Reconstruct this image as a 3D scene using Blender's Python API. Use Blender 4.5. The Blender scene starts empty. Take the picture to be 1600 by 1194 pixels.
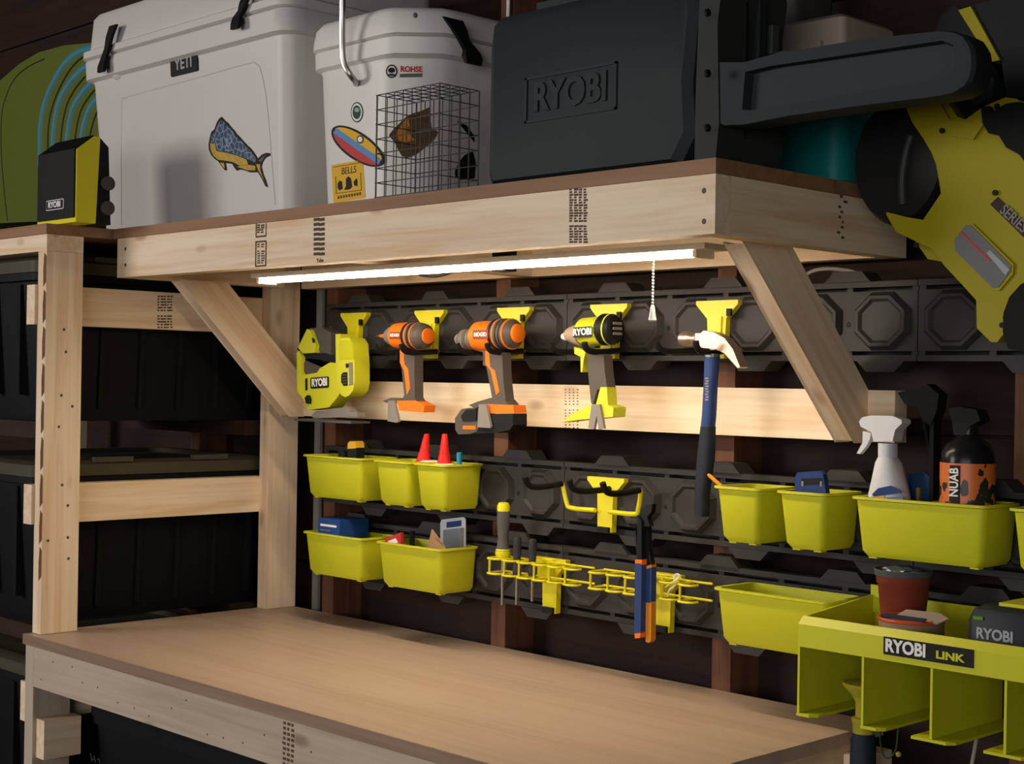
import bpy, bmesh, math, random
from mathutils import Vector, Matrix
random.seed(7)
PI = math.pi
sc = bpy.context.scene
COL = sc.collection

# ------------------------------------------------------------------ camera
FPX = 2363.0
YAW = math.radians(45.7)
ROLL = math.atan(0.0163)
CAM = Vector((0, 0, 1.48))
FW = Vector((-math.sin(YAW), math.cos(YAW), 0))
RT = Vector((math.cos(YAW), math.sin(YAW), 0))
UP = Vector((0, 0, 1))
cd = bpy.data.cameras.new('camera'); cam = bpy.data.objects.new('camera', cd); COL.objects.link(cam)
cd.sensor_fit = 'HORIZONTAL'; cd.sensor_width = 36.0; cd.lens = FPX / 1600 * 36.0
cd.clip_start = 0.05; cd.clip_end = 60
ax = RT * math.cos(ROLL) + UP * math.sin(ROLL)
ay = -RT * math.sin(ROLL) + UP * math.cos(ROLL)
az = -FW
cam.matrix_world = Matrix(((ax.x, ay.x, az.x, CAM.x), (ax.y, ay.y, az.y, CAM.y), (ax.z, ay.z, az.z, CAM.z), (0, 0, 0, 1)))
sc.camera = cam

# ------------------------------------------------------------------ light
sc.view_settings.view_transform = 'Standard'
sc.view_settings.look = 'None'
sc.view_settings.gamma = 1.0
sc.view_settings.use_curve_mapping = False
sc.view_settings.exposure = 0.0
w = bpy.data.worlds.new('world'); sc.world = w; w.use_nodes = True
w.node_tree.nodes['Background'].inputs[0].default_value = (0.75, 0.85, 1.0, 1)
w.node_tree.nodes['Background'].inputs[1].default_value = 0.05
LED_STRENGTH = 48.0
def area(name, loc, target, sx, sy, power, color):
    l = bpy.data.lights.new(name, 'AREA'); l.shape = 'RECTANGLE'; l.size = sx; l.size_y = sy
    l.energy = power; l.color = color
    o = bpy.data.objects.new(name, l); COL.objects.link(o)
    o.location = loc
    o.rotation_euler = (Vector(target) - Vector(loc)).to_track_quat('-Z', 'Y').to_euler()
    return o
# daylight through the open garage door, in front of the bench and to the left of it
area('daylight_from_left_door', (-4.9, -2.2, 2.15), (-2.2, 1.8, 1.7), 1.5, 1.2, 88, (1.0, 0.94, 0.90))
# added unseen fill far behind the camera, brightens the right-facing sides
area('added_fill_behind_camera', (0.6, -3.8, 1.7), (-1.8, 1.8, 1.6), 4.5, 1.9, 112, (1.0, 0.95, 0.91))

# ------------------------------------------------------------------ materials
MATS = {}
def nodes_of(m):
    m.use_nodes = True
    nt = m.node_tree
    return nt, nt.nodes['Principled BSDF']
def plastic(name, col, rough=0.5, metal=0.0, var=0.06, bump=0.05, scale=60.0, trans=0.0, spec=0.2):
    if name in MATS: return MATS[name]
    m = bpy.data.materials.new(name); nt, b = nodes_of(m)
    tc = nt.nodes.new('ShaderNodeTexCoord')
    n = nt.nodes.new('ShaderNodeTexNoise'); n.inputs['Scale'].default_value = scale; n.inputs['Detail'].default_value = 4
    nt.links.new(tc.outputs['Object'], n.inputs['Vector'])
    mx = nt.nodes.new('ShaderNodeMix'); mx.data_type = 'RGBA'
    mx.inputs[6].default_value = tuple(max(0, c * (1 - var)) for c in col) + (1,)
    mx.inputs[7].default_value = tuple(min(1, c * (1 + var)) for c in col) + (1,)
    nt.links.new(n.outputs['Fac'], mx.inputs[0]); nt.links.new(mx.outputs[2], b.inputs['Base Color'])
    b.inputs['Roughness'].default_value = rough; b.inputs['Metallic'].default_value = metal
    b.inputs['Specular IOR Level'].default_value = spec
    if trans: b.inputs['Transmission Weight'].default_value = trans
    if bump:
        bp = nt.nodes.new('ShaderNodeBump'); bp.inputs['Strength'].default_value = bump; bp.inputs['Distance'].default_value = 0.002
        nt.links.new(n.outputs['Fac'], bp.inputs['Height']); nt.links.new(bp.outputs[0], b.inputs['Normal'])
    MATS[name] = m
    return m
def wood(name, light, dark, axis=0, knots=0.6, rough=0.6, gscale=1.0):
    """sawn lumber: grain stretched along one axis, rings and knots"""
    if name in MATS: return MATS[name]
    m = bpy.data.materials.new(name); nt, b = nodes_of(m); N = nt.nodes.new; L = nt.links.new
    tc = N('ShaderNodeTexCoord'); oi = N('ShaderNodeObjectInfo')
    add = N('ShaderNodeVectorMath'); add.operation = 'ADD'
    mul = N('ShaderNodeVectorMath'); mul.operation = 'SCALE'; mul.inputs[3].default_value = 7.0
    comb = N('ShaderNodeCombineXYZ')
    for i in range(3): L(oi.outputs['Random'], comb.inputs[i])
    L(comb.outputs[0], mul.inputs[0]); L(tc.outputs['Object'], add.inputs[0]); L(mul.outputs[0], add.inputs[1])
    mp = N('ShaderNodeMapping'); s = [9.0 * gscale] * 3; s[axis] = 0.55 * gscale; mp.inputs['Scale'].default_value = s
    L(add.outputs[0], mp.inputs['Vector'])
    warp = N('ShaderNodeTexNoise'); warp.inputs['Scale'].default_value = 1.3; warp.inputs['Detail'].default_value = 2
    L(mp.outputs[0], warp.inputs['Vector'])
    n1 = N('ShaderNodeTexNoise'); n1.inputs['Scale'].default_value = 4.0; n1.inputs['Detail'].default_value = 6; n1.inputs['Distortion'].default_value = 0.6
    L(mp.outputs[0], n1.inputs['Vector'])
    mp2 = N('ShaderNodeMapping'); s2 = [150.0 * gscale] * 3; s2[axis] = 3.0 * gscale; mp2.inputs['Scale'].default_value = s2
    L(add.outputs[0], mp2.inputs['Vector'])
    n2 = N('ShaderNodeTexNoise'); n2.inputs['Scale'].default_value = 1.0; n2.inputs['Detail'].default_value = 3
    L(mp2.outputs[0], n2.inputs['Vector'])
    r1 = N('ShaderNodeValToRGB'); r1.color_ramp.elements[0].position = 0.42; r1.color_ramp.elements[1].position = 0.70
    r1.color_ramp.elements[0].color = (*light, 1); r1.color_ramp.elements[1].color = (*dark, 1)
    L(n1.outputs['Fac'], r1.inputs[0])
    m2 = N('ShaderNodeMix'); m2.data_type = 'RGBA'; m2.blend_type = 'MULTIPLY'; m2.inputs[0].default_value = 0.2
    r2 = N('ShaderNodeValToRGB'); r2.color_ramp.elements[0].color = (0.62, 0.55, 0.48, 1); r2.color_ramp.elements[0].position = 0.3
    r2.color_ramp.elements[1].color = (1, 1, 1, 1); r2.color_ramp.elements[1].position = 0.6
    L(n2.outputs['Fac'], r2.inputs[0]); L(r1.outputs[0], m2.inputs[6]); L(r2.outputs[0], m2.inputs[7])
    out = m2.outputs[2]
    if knots:
        mp3 = N('ShaderNodeMapping'); s3 = [11.0] * 3; s3[axis] = 5.0; mp3.inputs['Scale'].default_value = s3
        L(add.outputs[0], mp3.inputs['Vector'])
        v = N('ShaderNodeTexVoronoi'); v.inputs['Scale'].default_value = 1.0; L(mp3.outputs[0], v.inputs['Vector'])
        r3 = N('ShaderNodeValToRGB'); e = r3.color_ramp.elements
        e[0].position = 0.08; e[0].color = (knots, knots, knots, 1); e[1].position = 0.17; e[1].color = (0, 0, 0, 1)
        L(v.outputs['Distance'], r3.inputs[0])
        m3 = N('ShaderNodeMix'); m3.data_type = 'RGBA'; m3.inputs[7].default_value = (dark[0] * 0.4, dark[1] * 0.32, dark[2] * 0.25, 1)
        L(r3.outputs[0], m3.inputs[0]); L(out, m3.inputs[6]); out = m3.outputs[2]
    L(out, b.inputs['Base Color']); b.inputs['Roughness'].default_value = rough
    b.inputs['Specular IOR Level'].default_value = 0.3
    bp = N('ShaderNodeBump'); bp.inputs['Strength'].default_value = 0.15; bp.inputs['Distance'].default_value = 0.001
    L(n2.outputs['Fac'], bp.inputs['Height']); L(bp.outputs[0], b.inputs['Normal'])
    MATS[name] = m
    return m
PL, PD = (0.87, 0.71, 0.53), (0.74, 0.51, 0.30)
PINE = [wood('pine_lumber_%s' % 'xyz'[i], PL, PD, i) for i in range(3)]
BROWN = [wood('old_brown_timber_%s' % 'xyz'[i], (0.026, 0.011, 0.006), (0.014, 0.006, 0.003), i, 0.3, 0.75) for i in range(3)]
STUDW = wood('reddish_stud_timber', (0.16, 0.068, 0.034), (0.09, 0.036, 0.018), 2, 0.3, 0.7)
DIMPINE = [wood('dim_old_pine_%s' % 'xyz'[i], (0.50, 0.41, 0.315), (0.42, 0.33, 0.24), i) for i in range(3)]  # grey old pine, darkened to stand in for weaker light below the worktop
TOPW = wood('hardboard_worktop', (0.51, 0.385, 0.30), (0.45, 0.325, 0.245), 0, 0, 0.42, 0.6)
PLYEDGE = wood('brown_shelf_board', (0.30, 0.165, 0.09), (0.23, 0.12, 0.062), 0, 0, 0.6)
PLYTAN = wood('grey_brown_board_edge', (0.30, 0.20, 0.14), (0.24, 0.15, 0.10), 0, 0, 0.6)
YEL = plastic('lime_yellow_plastic', (0.56, 0.565, 0.018), 0.42, var=0.03, spec=0.35)
YELH = plastic('bright_yellow_enamel', (0.74, 0.66, 0.008), 0.4, var=0.03, spec=0.4)
BLK = plastic('black_plastic', (0.008, 0.0085, 0.009), 0.55)
RAIL = plastic('charcoal_rail_plastic', (0.036, 0.033, 0.0315), 0.5, bump=0.1, scale=250)
RUB = plastic('black_rubber', (0.006, 0.006, 0.006), 0.7, spec=0.2)
GREY = plastic('warm_grey_plastic', (0.085, 0.072, 0.062), 0.5)
LGREY = plastic('light_grey_plastic', (0.22, 0.20, 0.18), 0.4)
ORG = plastic('orange_plastic', (0.80, 0.17, 0.012), 0.4)
STEEL = plastic('brushed_steel', (0.42, 0.41, 0.39), 0.36, metal=1.0)
DSTEEL = plastic('dark_steel', (0.20, 0.19, 0.18), 0.38, metal=0.9)
WIRE = plastic('dark_wire', (0.07, 0.067, 0.063), 0.45, metal=0.4)
WHITE = plastic('white_moulded_plastic', (0.58, 0.555, 0.54), 0.45, var=0.03, scale=14, spec=0.5)
PURE = plastic('white_print', (0.80, 0.80, 0.78), 0.5, bump=0)
INK = plastic('black_print', (0.014, 0.013, 0.012), 0.6, bump=0)
STAMP = plastic('faded_ink', (0.10, 0.07, 0.055), 0.8, bump=0)
CASE = plastic('blue_black_case_plastic', (0.015, 0.020, 0.024), 0.6, spec=0.25, bump=0.12, scale=300)
TOTE = plastic('black_tote_plastic', (0.005, 0.0055, 0.007), 0.6, spec=0.15)
TOTELID = plastic('olive_tote_lid', (0.062, 0.056, 0.036), 0.55)
BLUE = plastic('deep_blue_plastic', (0.012, 0.035, 0.15), 0.4)
NAVY = plastic('navy_grip', (0.025, 0.05, 0.17), 0.5)
TEAL = plastic('teal_plastic', (0.004, 0.20, 0.19), 0.45)
BEIGE = plastic('beige_plastic', (0.33, 0.28, 0.235), 0.5)
RED = plastic('red_plastic', (0.75, 0.025, 0.02), 0.4)
TERRA = plastic('terracotta_plastic', (0.19, 0.035, 0.02), 0.6)
CARD = plastic('cardboard', (0.36, 0.21, 0.11), 0.8)
GREEN = plastic('olive_green_plastic', (0.095, 0.12, 0.016), 0.55)
SLBLUE = plastic('sky_blue_stripe', (0.055, 0.20, 0.27), 0.5)
CLEAR = plastic('clear_film', (0.6, 0.65, 0.7), 0.15, trans=0.85)

# ------------------------------------------------------------------ helpers
def P(px, py, **k):
    """photo pixel -> point of the real place on a given plane x=, y= or z="""
    a = (px - 800) / FPX; b = -(py - 597) / FPX
    d = FW + ax * a + ay * b
    (n, v), = k.items(); i = 'xyz'.index(n)
    return CAM + d * ((v - CAM[i]) / d[i])
def pts(l, y):
    return [(lambda q: (q.x, q.z))(P(a, b, y=y)) for a, b in l]
def crop(l, x0, y0, s):
    return [(x0 + a / s, y0 + b / s) for a, b in l]
def depth(v): return (Vector(v) - CAM).dot(FW)

ORI = {}
def finish(name, bm, mat, parent=None, smooth=False, bev=0.0, seg=2, loc=None, ang=35):
    if bev:
        ed = [e for e in bm.edges if len(e.link_faces) == 2 and e.calc_face_angle(0) > math.radians(30)]
        bmesh.ops.bevel(bm, geom=ed, offset=bev, segments=seg, affect='EDGES', profile=0.5, clamp_overlap=True)
    bmesh.ops.recalc_face_normals(bm, faces=bm.faces[:])
    me = bpy.data.meshes.new(name)
    if loc is None:
        if parent is not None:
            org = Vector(ORI[parent.name])
        else:
            xs = [v.co for v in bm.verts]
            lo = [min(v[i] for v in xs) for i in range(3)]; hi = [max(v[i] for v in xs) for i in range(3)]
            org = Vector(((lo[0] + hi[0]) / 2, (lo[1] + hi[1]) / 2, lo[2]))
        bmesh.ops.translate(bm, vec=-org, verts=bm.verts[:])
    bm.to_mesh(me); bm.free()
    me.materials.append(mat)
    if smooth:
        me.polygons.foreach_set('use_smooth', [True] * len(me.polygons))
        me.set_sharp_from_angle(angle=math.radians(ang))
    o = bpy.data.objects.new(name, me); COL.objects.link(o)
    if parent is not None:
        o.parent = parent
        o.location = loc if loc is not None else (0, 0, 0)
        ORI[o.name] = tuple(Vector(ORI[parent.name]) + Vector(loc)) if loc is not None else ORI[parent.name]
    else:
        o.location = loc if loc is not None else org
        ORI[o.name] = tuple(o.location)
    return o
def tag(o, label=None, cat=None, group=None, kind=None):
    if label: o['label'] = label
    if cat: o['category'] = cat
    if group: o['group'] = group
    if kind: o['kind'] = kind
    return o
def thing(name, label, cat, loc, group=None):
    o = bpy.data.objects.new(name, None); COL.objects.link(o)
    o.location = loc; o.empty_display_size = 0.05
    ORI[o.name] = tuple(loc)
    return tag(o, label, cat, group)
def copy_tree(o, parent=None):
    c = o.copy(); COL.objects.link(c)
    if parent is not None: c.parent = parent
    ORI[c.name] = tuple(o.location)
    for ch in list(o.children): copy_tree(ch, c)
    return c
def new(): return bmesh.new()
def box(bm, x0, x1, y0, y1, z0, z1):
    v = [bm.verts.new((x, y, z)) for x in (x0, x1) for y in (y0, y1) for z in (z0, z1)]
    for f in ((0, 1, 3, 2), (4, 6, 7, 5), (0, 4, 5, 1), (2, 3, 7, 6), (0, 2, 6, 4), (1, 5, 7, 3)):
        bm.faces.new([v[i] for i in f])
    return bm
def B(x0, x1, y0, y1, z0, z1): return box(new(), x0, x1, y0, y1, z0, z1)
def prism(bm, poly, axis, a, b):
    """polygon in the two other axes (in xyz order) swept from a to b along axis"""
    def mk(p, t):
        c = list(p); c.insert('xyz'.index(axis), t); return bm.verts.new(c)
    A = [mk(p, a) for p in poly]; Z = [mk(p, b) for p in poly]; n = len(poly)
    bm.faces.new(A); bm.faces.new(Z[::-1])
    for i in range(n): bm.faces.new((A[i], A[(i + 1) % n], Z[(i + 1) % n], Z[i]))
    return bm
def loft(bm, loops, cap0=True, cap1=True, close=False):
    vs = [[bm.verts.new(p) for p in l] for l in loops]
    n = len(vs[0]); m = len(vs)
    for i in range(m if close else m - 1):
        a, b = vs[i], vs[(i + 1) % m]
        for j in range(n): bm.faces.new((a[j], a[(j + 1) % n], b[(j + 1) % n], b[j]))
    if cap0 and not close: bm.faces.new(vs[0][::-1])
    if cap1 and not close: bm.faces.new(vs[-1])
    return bm
def rrect(x0, x1, y0, y1, r, z=None, n=4):
    out = []
    for cx, cy, a0 in ((x1 - r, y1 - r, 0), (x0 + r, y1 - r, 90), (x0 + r, y0 + r, 180), (x1 - r, y0 + r, 270)):
        for i in range(n + 1):
            t = math.radians(a0 + 90 * i / n); out.append((cx + r * math.cos(t), cy + r * math.sin(t)))
    return out if z is None else [(a, b, z) for a, b in out]
def ring(c, r, axis, n=18, ry=None):
    ry = ry or r; out = []
    for i in range(n):
        t = 2 * PI * i / n; p = [r * math.cos(t), ry * math.sin(t)]; p.insert('xyz'.index(axis), 0)
        out.append(tuple(Vector(c) + Vector(p)))
    return out
def lathe(bm, prof, c, axis='z', n=20):
    """prof: list of (position along axis relative to c, radius)"""
    k = 'xyz'.index(axis); loops = []
    for t, r in prof:
        q = list(c); q[k] += t; loops.append(ring(q, max(r, 1e-4), axis, n))
    return loft(bm, loops)
def tube(bm, path, r, n=8, closed=False):
    path = [Vector(p) for p in path]; loops = []; m = len(path); prev = None
    for i, p in enumerate(path):
        if closed: t = path[(i + 1) % m] - path[i - 1]
        else: t = path[min(i + 1, m - 1)] - path[max(i - 1, 0)]
        t.normalize()
        if prev is None:
            u = t.orthogonal().normalized()
        else:
            u = prev - t * prev.dot(t)
            u = u.normalized() if u.length > 1e-5 else t.orthogonal().normalized()
        prev = u; v = t.cross(u)
        rr = r[i] if isinstance(r, (list, tuple)) else r
        loops.append([tuple(p + (u * math.cos(2 * PI * j / n) + v * math.sin(2 * PI * j / n)) * rr) for j in range(n)])
    return loft(bm, loops, close=closed)
def smoothpath(p, n=4):
    p = [Vector(q) for q in p]; out = []
    for i in range(len(p) - 1):
        a, b, c, d = p[max(i - 1, 0)], p[i], p[i + 1], p[min(i + 2, len(p) - 1)]
        for k in range(n):
            t = k / n
            out.append(0.5 * ((2 * b) + (c - a) * t + (2 * a - 5 * b + 4 * c - d) * t * t + (3 * b - a - 3 * c + d) * t ** 3))
    out.append(p[-1]); return out
def flat(bm, poly3):
    bm.faces.new([bm.verts.new(p) for p in poly3]); return bm
_tcount = [0]
def text(s, size, loc, rot, mat, parent, name='lettering', ext=0.0004, off=0.0, wscale=1.0, align='CENTER', shear=0.0, label=None):
    c = bpy.data.curves.new('t', 'FONT'); c.body = s; c.size = size; c.extrude = ext; c.offset = off * size; c.shear = shear
    c.align_x = align; c.align_y = 'CENTER'; c.resolution_u = 3; c.fill_mode = 'BOTH'
    t = bpy.data.objects.new('t', c); COL.objects.link(t)
    bpy.context.view_layer.update()
    me = bpy.data.meshes.new_from_object(t.evaluated_get(bpy.context.evaluated_depsgraph_get()))
    bpy.data.objects.remove(t); bpy.data.curves.remove(c)
    R = Matrix.Translation(loc) @ (rot.to_4x4() if isinstance(rot, Matrix) else Matrix.Identity(4)) if isinstance(rot, Matrix) else None
    if R is None:
        from mathutils import Euler
        R = Matrix.Translation(loc) @ Euler(rot).to_matrix().to_4x4()
    R = R @ Matrix.Diagonal((wscale, 1, 1, 1))
    me.transform(Matrix.Translation(-Vector(ORI[parent.name])) @ R)
    me.materials.clear(); me.materials.append(mat); me.name = name
    o = bpy.data.objects.new(name, me); COL.objects.link(o); o.parent = parent
    ORI[o.name] = ORI[parent.name]
    if label: o['label'] = label
    return o
FRONT = (PI / 2, 0, 0)          # text facing -y
SIDE = (PI / 2, 0, PI / 2)      # text facing +x

# ------------------------------------------------------------------ the room
WY = 2.389
fl = tag(finish('floor', B(-6, 2.5, -4, WY, -0.1, 0), plastic('grey_concrete', (0.10, 0.095, 0.09), 0.8, var=0.25, scale=6)), kind='structure')
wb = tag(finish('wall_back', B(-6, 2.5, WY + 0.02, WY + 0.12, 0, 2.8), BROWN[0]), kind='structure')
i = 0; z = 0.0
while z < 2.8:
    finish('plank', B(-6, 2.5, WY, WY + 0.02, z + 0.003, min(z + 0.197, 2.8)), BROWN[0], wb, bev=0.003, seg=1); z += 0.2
SX = [-3.61, -3.0, -2.388, -1.775, -1.165, -0.555, 0.055]
for x in SX:
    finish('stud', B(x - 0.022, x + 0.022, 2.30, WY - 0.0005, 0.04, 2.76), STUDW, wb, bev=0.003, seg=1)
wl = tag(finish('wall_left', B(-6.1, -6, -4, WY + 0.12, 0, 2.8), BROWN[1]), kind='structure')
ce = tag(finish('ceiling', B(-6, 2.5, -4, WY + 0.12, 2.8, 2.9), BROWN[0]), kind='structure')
cond = finish('conduit', tube(new(), [(-3.085, 2.33, 0.06), (-3.085, 2.33, 2.7)], 0.012, 10), plastic('grey_conduit', (0.20, 0.20, 0.185), 0.6), smooth=True)
tag(cond, 'grey vertical conduit on the wall beside the rear rack post', 'pipe')

# ------------------------------------------------------------------ lumber
def board(name, parent, x0, x1, y0, y1, z0, z1, mats=PINE, bev=0.003, screws=()):
    d = (x1 - x0, y1 - y0, z1 - z0); a = d.index(max(d))
    c = Vector(((x0 + x1) / 2, (y0 + y1) / 2, (z0 + z1) / 2))
    bm = B(x0 - c.x, x1 - c.x, y0 - c.y, y1 - c.y, z0 - c.z, z1 - c.z)
    return finish(name, bm, mats[a] if isinstance(mats, list) else mats, parent, bev=bev, loc=c - Vector(ORI[parent.name]), smooth=False)
SCREW = plastic('dull_screw_head', (0.10, 0.085, 0.07), 0.5)
def screw(parent, x, y, z, axis='y', r=0.0045, mat=None):
    bm = new(); k = 'xyz'.index(axis)
    s = -1 if axis == 'y' else 1
    lathe(bm, [(0, r), (s * 0.0006, r * 0.8)], (x, y, z), axis, 8)
    return finish('screw', bm, mat or SCREW, parent, smooth=False)

# workbench
wbn = thing('workbench', 'pine framed workbench with a bare brown hardboard top', 'workbench', (-2.28, 1.95, 0))
board('worktop', wbn, -3.1755, -1.42, 1.587, 2.2985, 0.878, 0.90, TOPW, 0.0025)
board('worktop_edging', wbn, -3.1755, -1.42, 1.5845, 1.587, 0.8775, 0.8995, PLYTAN, 0)
board('front_apron', wbn, -3.1325, -1.458, 1.59, 1.628, 0.788, 0.877, DIMPINE)
board('side_apron', wbn, -1.457, -1.425, 1.64, 2.2, 0.788, 0.877)
board('back_apron', wbn, -3.13, -1.46, 2.255, 2.293, 0.788, 0.877)
board('leg', wbn, -3.171, -3.133, 1.59, 1.679, 0, 0.877, DIMPINE)
board('leg', wbn, -1.457, -1.419, 1.595, 1.638, 0, 0.877)
board('leg', wbn, -1.455, -1.41, 2.205, 2.254, 0, 0.877)
board('leg', wbn, -1.4085, -1.372, 2.16, 2.249, 0, 0.87)
board('support_block', wbn, -3.1325, -3.095, 1.598, 1.687, 0.63, 0.716)
for q in range(26):
    x = -3.09 + q * 0.064 + random.uniform(-0.02, 0.02)
    if q < 16: screw(wbn, x, 1.59, random.choice((0.81, 0.835, 0.86)) + random.uniform(-0.006, 0.006), r=0.0022)
bm = new()
for r_ in range(9):
    for c_ in range(3):
        x = -2.195 + c_ * 0.012; zz = 0.872 - r_ * 0.009
        w_ = random.uniform(0.005, 0.009)
        box(bm, x, x + w_, 1.5892, 1.5902, zz - 0.005, zz)
finish('lumber_stamp', bm, STAMP, wbn)

# storage rack for the totes, left of the bench
rk = thing('storage_rack', 'pine storage rack of posts and rails holding dark totes', 'rack', (-3.7, 1.95, 0))
board('post', rk, -3.171, -3.133, 1.605, 1.694, 0.901, 1.755)
board('post', rk, -3.171, -3.133, 2.210, 2.299, 0.901, 1.755)
board('post', rk, -4.25, -4.212, 1.605, 1.694, 0, 1.755)
board('post', rk, -4.25, -4.212, 2.210, 2.299, 0, 1.755)
for z0 in (1.592, 1.143, 0.70):
    board('rail', rk, -3.209, -3.1715, 1.598, 2.295, z0, z0 + 0.089)
    board('rail', rk, -4.2115, -4.174, 1.598, 2.295, z0, z0 + 0.089)
board('top_beam', rk, -4.25, -3.1325, 1.605, 1.694, 1.7555, 1.7925)
board('top_beam', rk, -4.25, -3.1325, 2.21, 2.299, 1.7555, 1.7925)
board('top_board', rk, -4.27, -3.13, 1.602, 2.299, 1.793, 1.816, PLYEDGE, 0.002)
# bark edge on the front post
bm = new()
for k in range(9):
    z0 = 1.02 + k * 0.082
    prism(bm, [(-3.145, z0), (-3.1335, z0 + 0.01), (-3.1335, z0 + 0.068), (-3.142, z0 + 0.075), (-3.146, z0 + 0.04)], 'y', 1.6042, 1.6060)
finish('bark_strip', bm, plastic('brown_bark', (0.16, 0.075, 0.035), 0.9, var=0.4, scale=90), rk)
for (a, b_) in ((100, 515), (103, 550), (96, 618), (113, 635), (92, 667), (97, 758), (106, 790), (75, 845), (106, 840), (107, 873)):
    q = P(a, b_, x=-3.133); screw(rk, -3.133, q.y, q.z, 'x', 0.0035)
# stamps on the rail
bm = new()
for c_ in range(5):
    for r_ in range(12):
        if r_ == 6: continue
        q = P(246 + c_ * 5, 462 + r_ * 4.4, x=-3.1715)
        box(bm, -3.1716, -3.1709, q.y, q.y + random.uniform(.004, .009), q.z - 0.0035, q.z)
finish('lumber_stamp', bm, STAMP, rk)

# overhead shelf
sh = thing('overhead_shelf', 'pine overhead shelf with brown deck and two diagonal braces', 'shelf', (-2.25, 2.03, 1.388))
board('front_fascia', sh, -3.115, -1.3905, 1.77, 1.808, 1.704, 1.793)
board('end_board', sh, -1.4285, -1.3905, 1.8085, 2.299, 1.704, 1.793)
board('end_board', sh, -3.115, -3.077, 1.8085, 2.2095, 1.704, 1.793)
board('back_board', sh, -3.0765, -1.429, 2.2615, 2.299, 1.704, 1.793)
board('joist', sh, -2.30, -2.262, 1.8085, 2.261, 1.704, 1.793)
board('deck', sh, -3.129, -1.389, 1.768, 2.299, 1.7935, 1.816, PLYEDGE, 0.002)
board('wall_cleat', sh, -3.115, -1.385, 2.262, 2.2995, 1.387, 1.476)
def brace(x0, x1):
    # side outline in y,z
    s0, s1 = 3.609, 3.735
    poly = [(s0 - 1.7035, 1.7035), (s1 - 1.7035, 1.7035), (2.2615, s1 - 2.2615), (2.2615, 1.388), (s0 - 1.388, 1.388)]
    c = Vector(((x0 + x1) / 2, 2.08, 1.55))
    a = math.radians(45)
    rot = Matrix.Rotation(a, 4, 'X')     # local y along the grain
    bm = new(); prism(bm, poly, 'x', x0, x1)
    bmesh.ops.translate(bm, vec=-c, verts=bm.verts[:])
    bmesh.ops.transform(bm, matrix=rot, verts=bm.verts[:])
    o = finish('brace', bm, PINE[1], sh, bev=0.003, loc=c - Vector(ORI[sh.name]))
    o.rotation_euler = (-a, 0, 0)
    return o
brace(-3.098, -3.06); brace(-1.476, -1.438)
for px_, py_ in ((1100, 298), (1100, 346), (196, 389), (196, 414)):
    q = P(px_, py_, y=1.77); screw(sh, q.x, 1.77, q.z)
def stamp(parent, a, rows, cols, dx, dy, wr, y, hr=0.5, drop=()):
    bm = new()
    for r_ in range(rows):
        if r_ in drop: continue
        for c_ in range(cols):
            q = P(a[0] + c_ * dx, a[1] + r_ * dy, y=y); q2 = P(a[0] + c_ * dx + dx * random.uniform(*wr), a[1] + r_ * dy + dy * hr, y=y)
            box(bm, q.x, q2.x, y - 0.0008, y + 0.0002, q2.z, q.z)
    return finish('lumber_stamp', bm, STAMP, parent)
stamp(sh, (890, 295), 21, 4, 7.4, 4.1, (0.4, 0.85), 1.77, 0.6, (13,))
stamp(sh, (490.5, 341), 8, 2, 8.5, 7.7, (0.96, 1.0), 1.77, 0.5)
stamp(sh, (402, 351), 4, 2, 6, 3.6, (0.5, 0.9), 1.77, 0.6)
stamp(sh, (402.5, 381), 9, 2, 6, 3.6, (0.4, 0.9), 1.77, 0.5, (2,))
bm = new()
for (a, b_, c_, d_) in ((400, 349.5, 400.8, 370), (415.5, 349, 416.3, 369), (400, 369, 416, 370), (400, 377, 416, 378), (399.5, 377, 400.3, 416), (415.3, 377, 416.1, 415), (399.5, 415, 416, 416.2)):
    q = P(a, b_, y=1.77); q2 = P(c_, d_, y=1.77); box(bm, q.x, q2.x, 1.7692, 1.7702, q2.z, q.z)
finish('lumber_stamp', bm, STAMP, sh)
q = P(500, 407, y=1.7695); text('Yuba', 0.011, q, FRONT, STAMP, sh, 'lumber_stamp')
stamp(sh, (883, 608), 14, 4, 6.2, 4.6, (0.15, 0.4), 2.262, 0.35, (6,))
bm = new()
for r_ in range(10):
    q = P(1312 + random.uniform(-4, 6), 297 + r_ * 8, x=-1.3905)
    box(bm, -1.3907, -1.3898, q.y, q.y + random.uniform(0.004, 0.012), q.z - 0.004, q.z)
finish('lumber_stamp', bm, STAMP, sh)

# LED bar under the shelf
led = thing('led_bar', 'long glowing warm white light bar under the shelf', 'light', (-2.1, 1.90, 1.70))
LX0, LX1 = -2.700, -1.515
finish('housing', B(LX0 - 0.02, LX1 + 0.03, 1.865, 1.925, 1.694, 1.7035), plastic('white_lamp_housing', (0.55, 0.45, 0.32), 0.5), led, bev=0.004)
m = bpy.data.materials.new('glowing_diffuser'); nt, b = nodes_of(m)
b.inputs['Base Color'].default_value = (0.9, 0.85, 0.75, 1)
b.inputs['Emission Color'].default_value = (1.0, 0.82, 0.58, 1); b.inputs['Emission Strength'].default_value = LED_STRENGTH
bm = new(); loft(bm, [[(x, 1.895 + 0.021 * math.cos(t), 1.6938 + 0.010 * math.sin(t)) for t in [PI * k / 6 - PI for k in range(7)]] for x in (LX0, LX1)])
finish('diffuser', bm, m, led, smooth=True)
for x in (LX0 - 0.004, LX1 + 0.004):
    finish('end_cap', B(x - 0.004, x + 0.004, 1.872, 1.918, 1.682, 1.6936), plastic('white_lamp_housing', (0.5, 0.45, 0.4), 0.5), led, bev=0.002)
q = P(1021, 400, y=1.872)
bm = new()
for k in range(17):
    bmesh.ops.create_icosphere(bm, subdivisions=1, radius=0.0024, matrix=Matrix.Translation((q.x, 1.872, 1.690 - k * 0.0052)))
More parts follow.
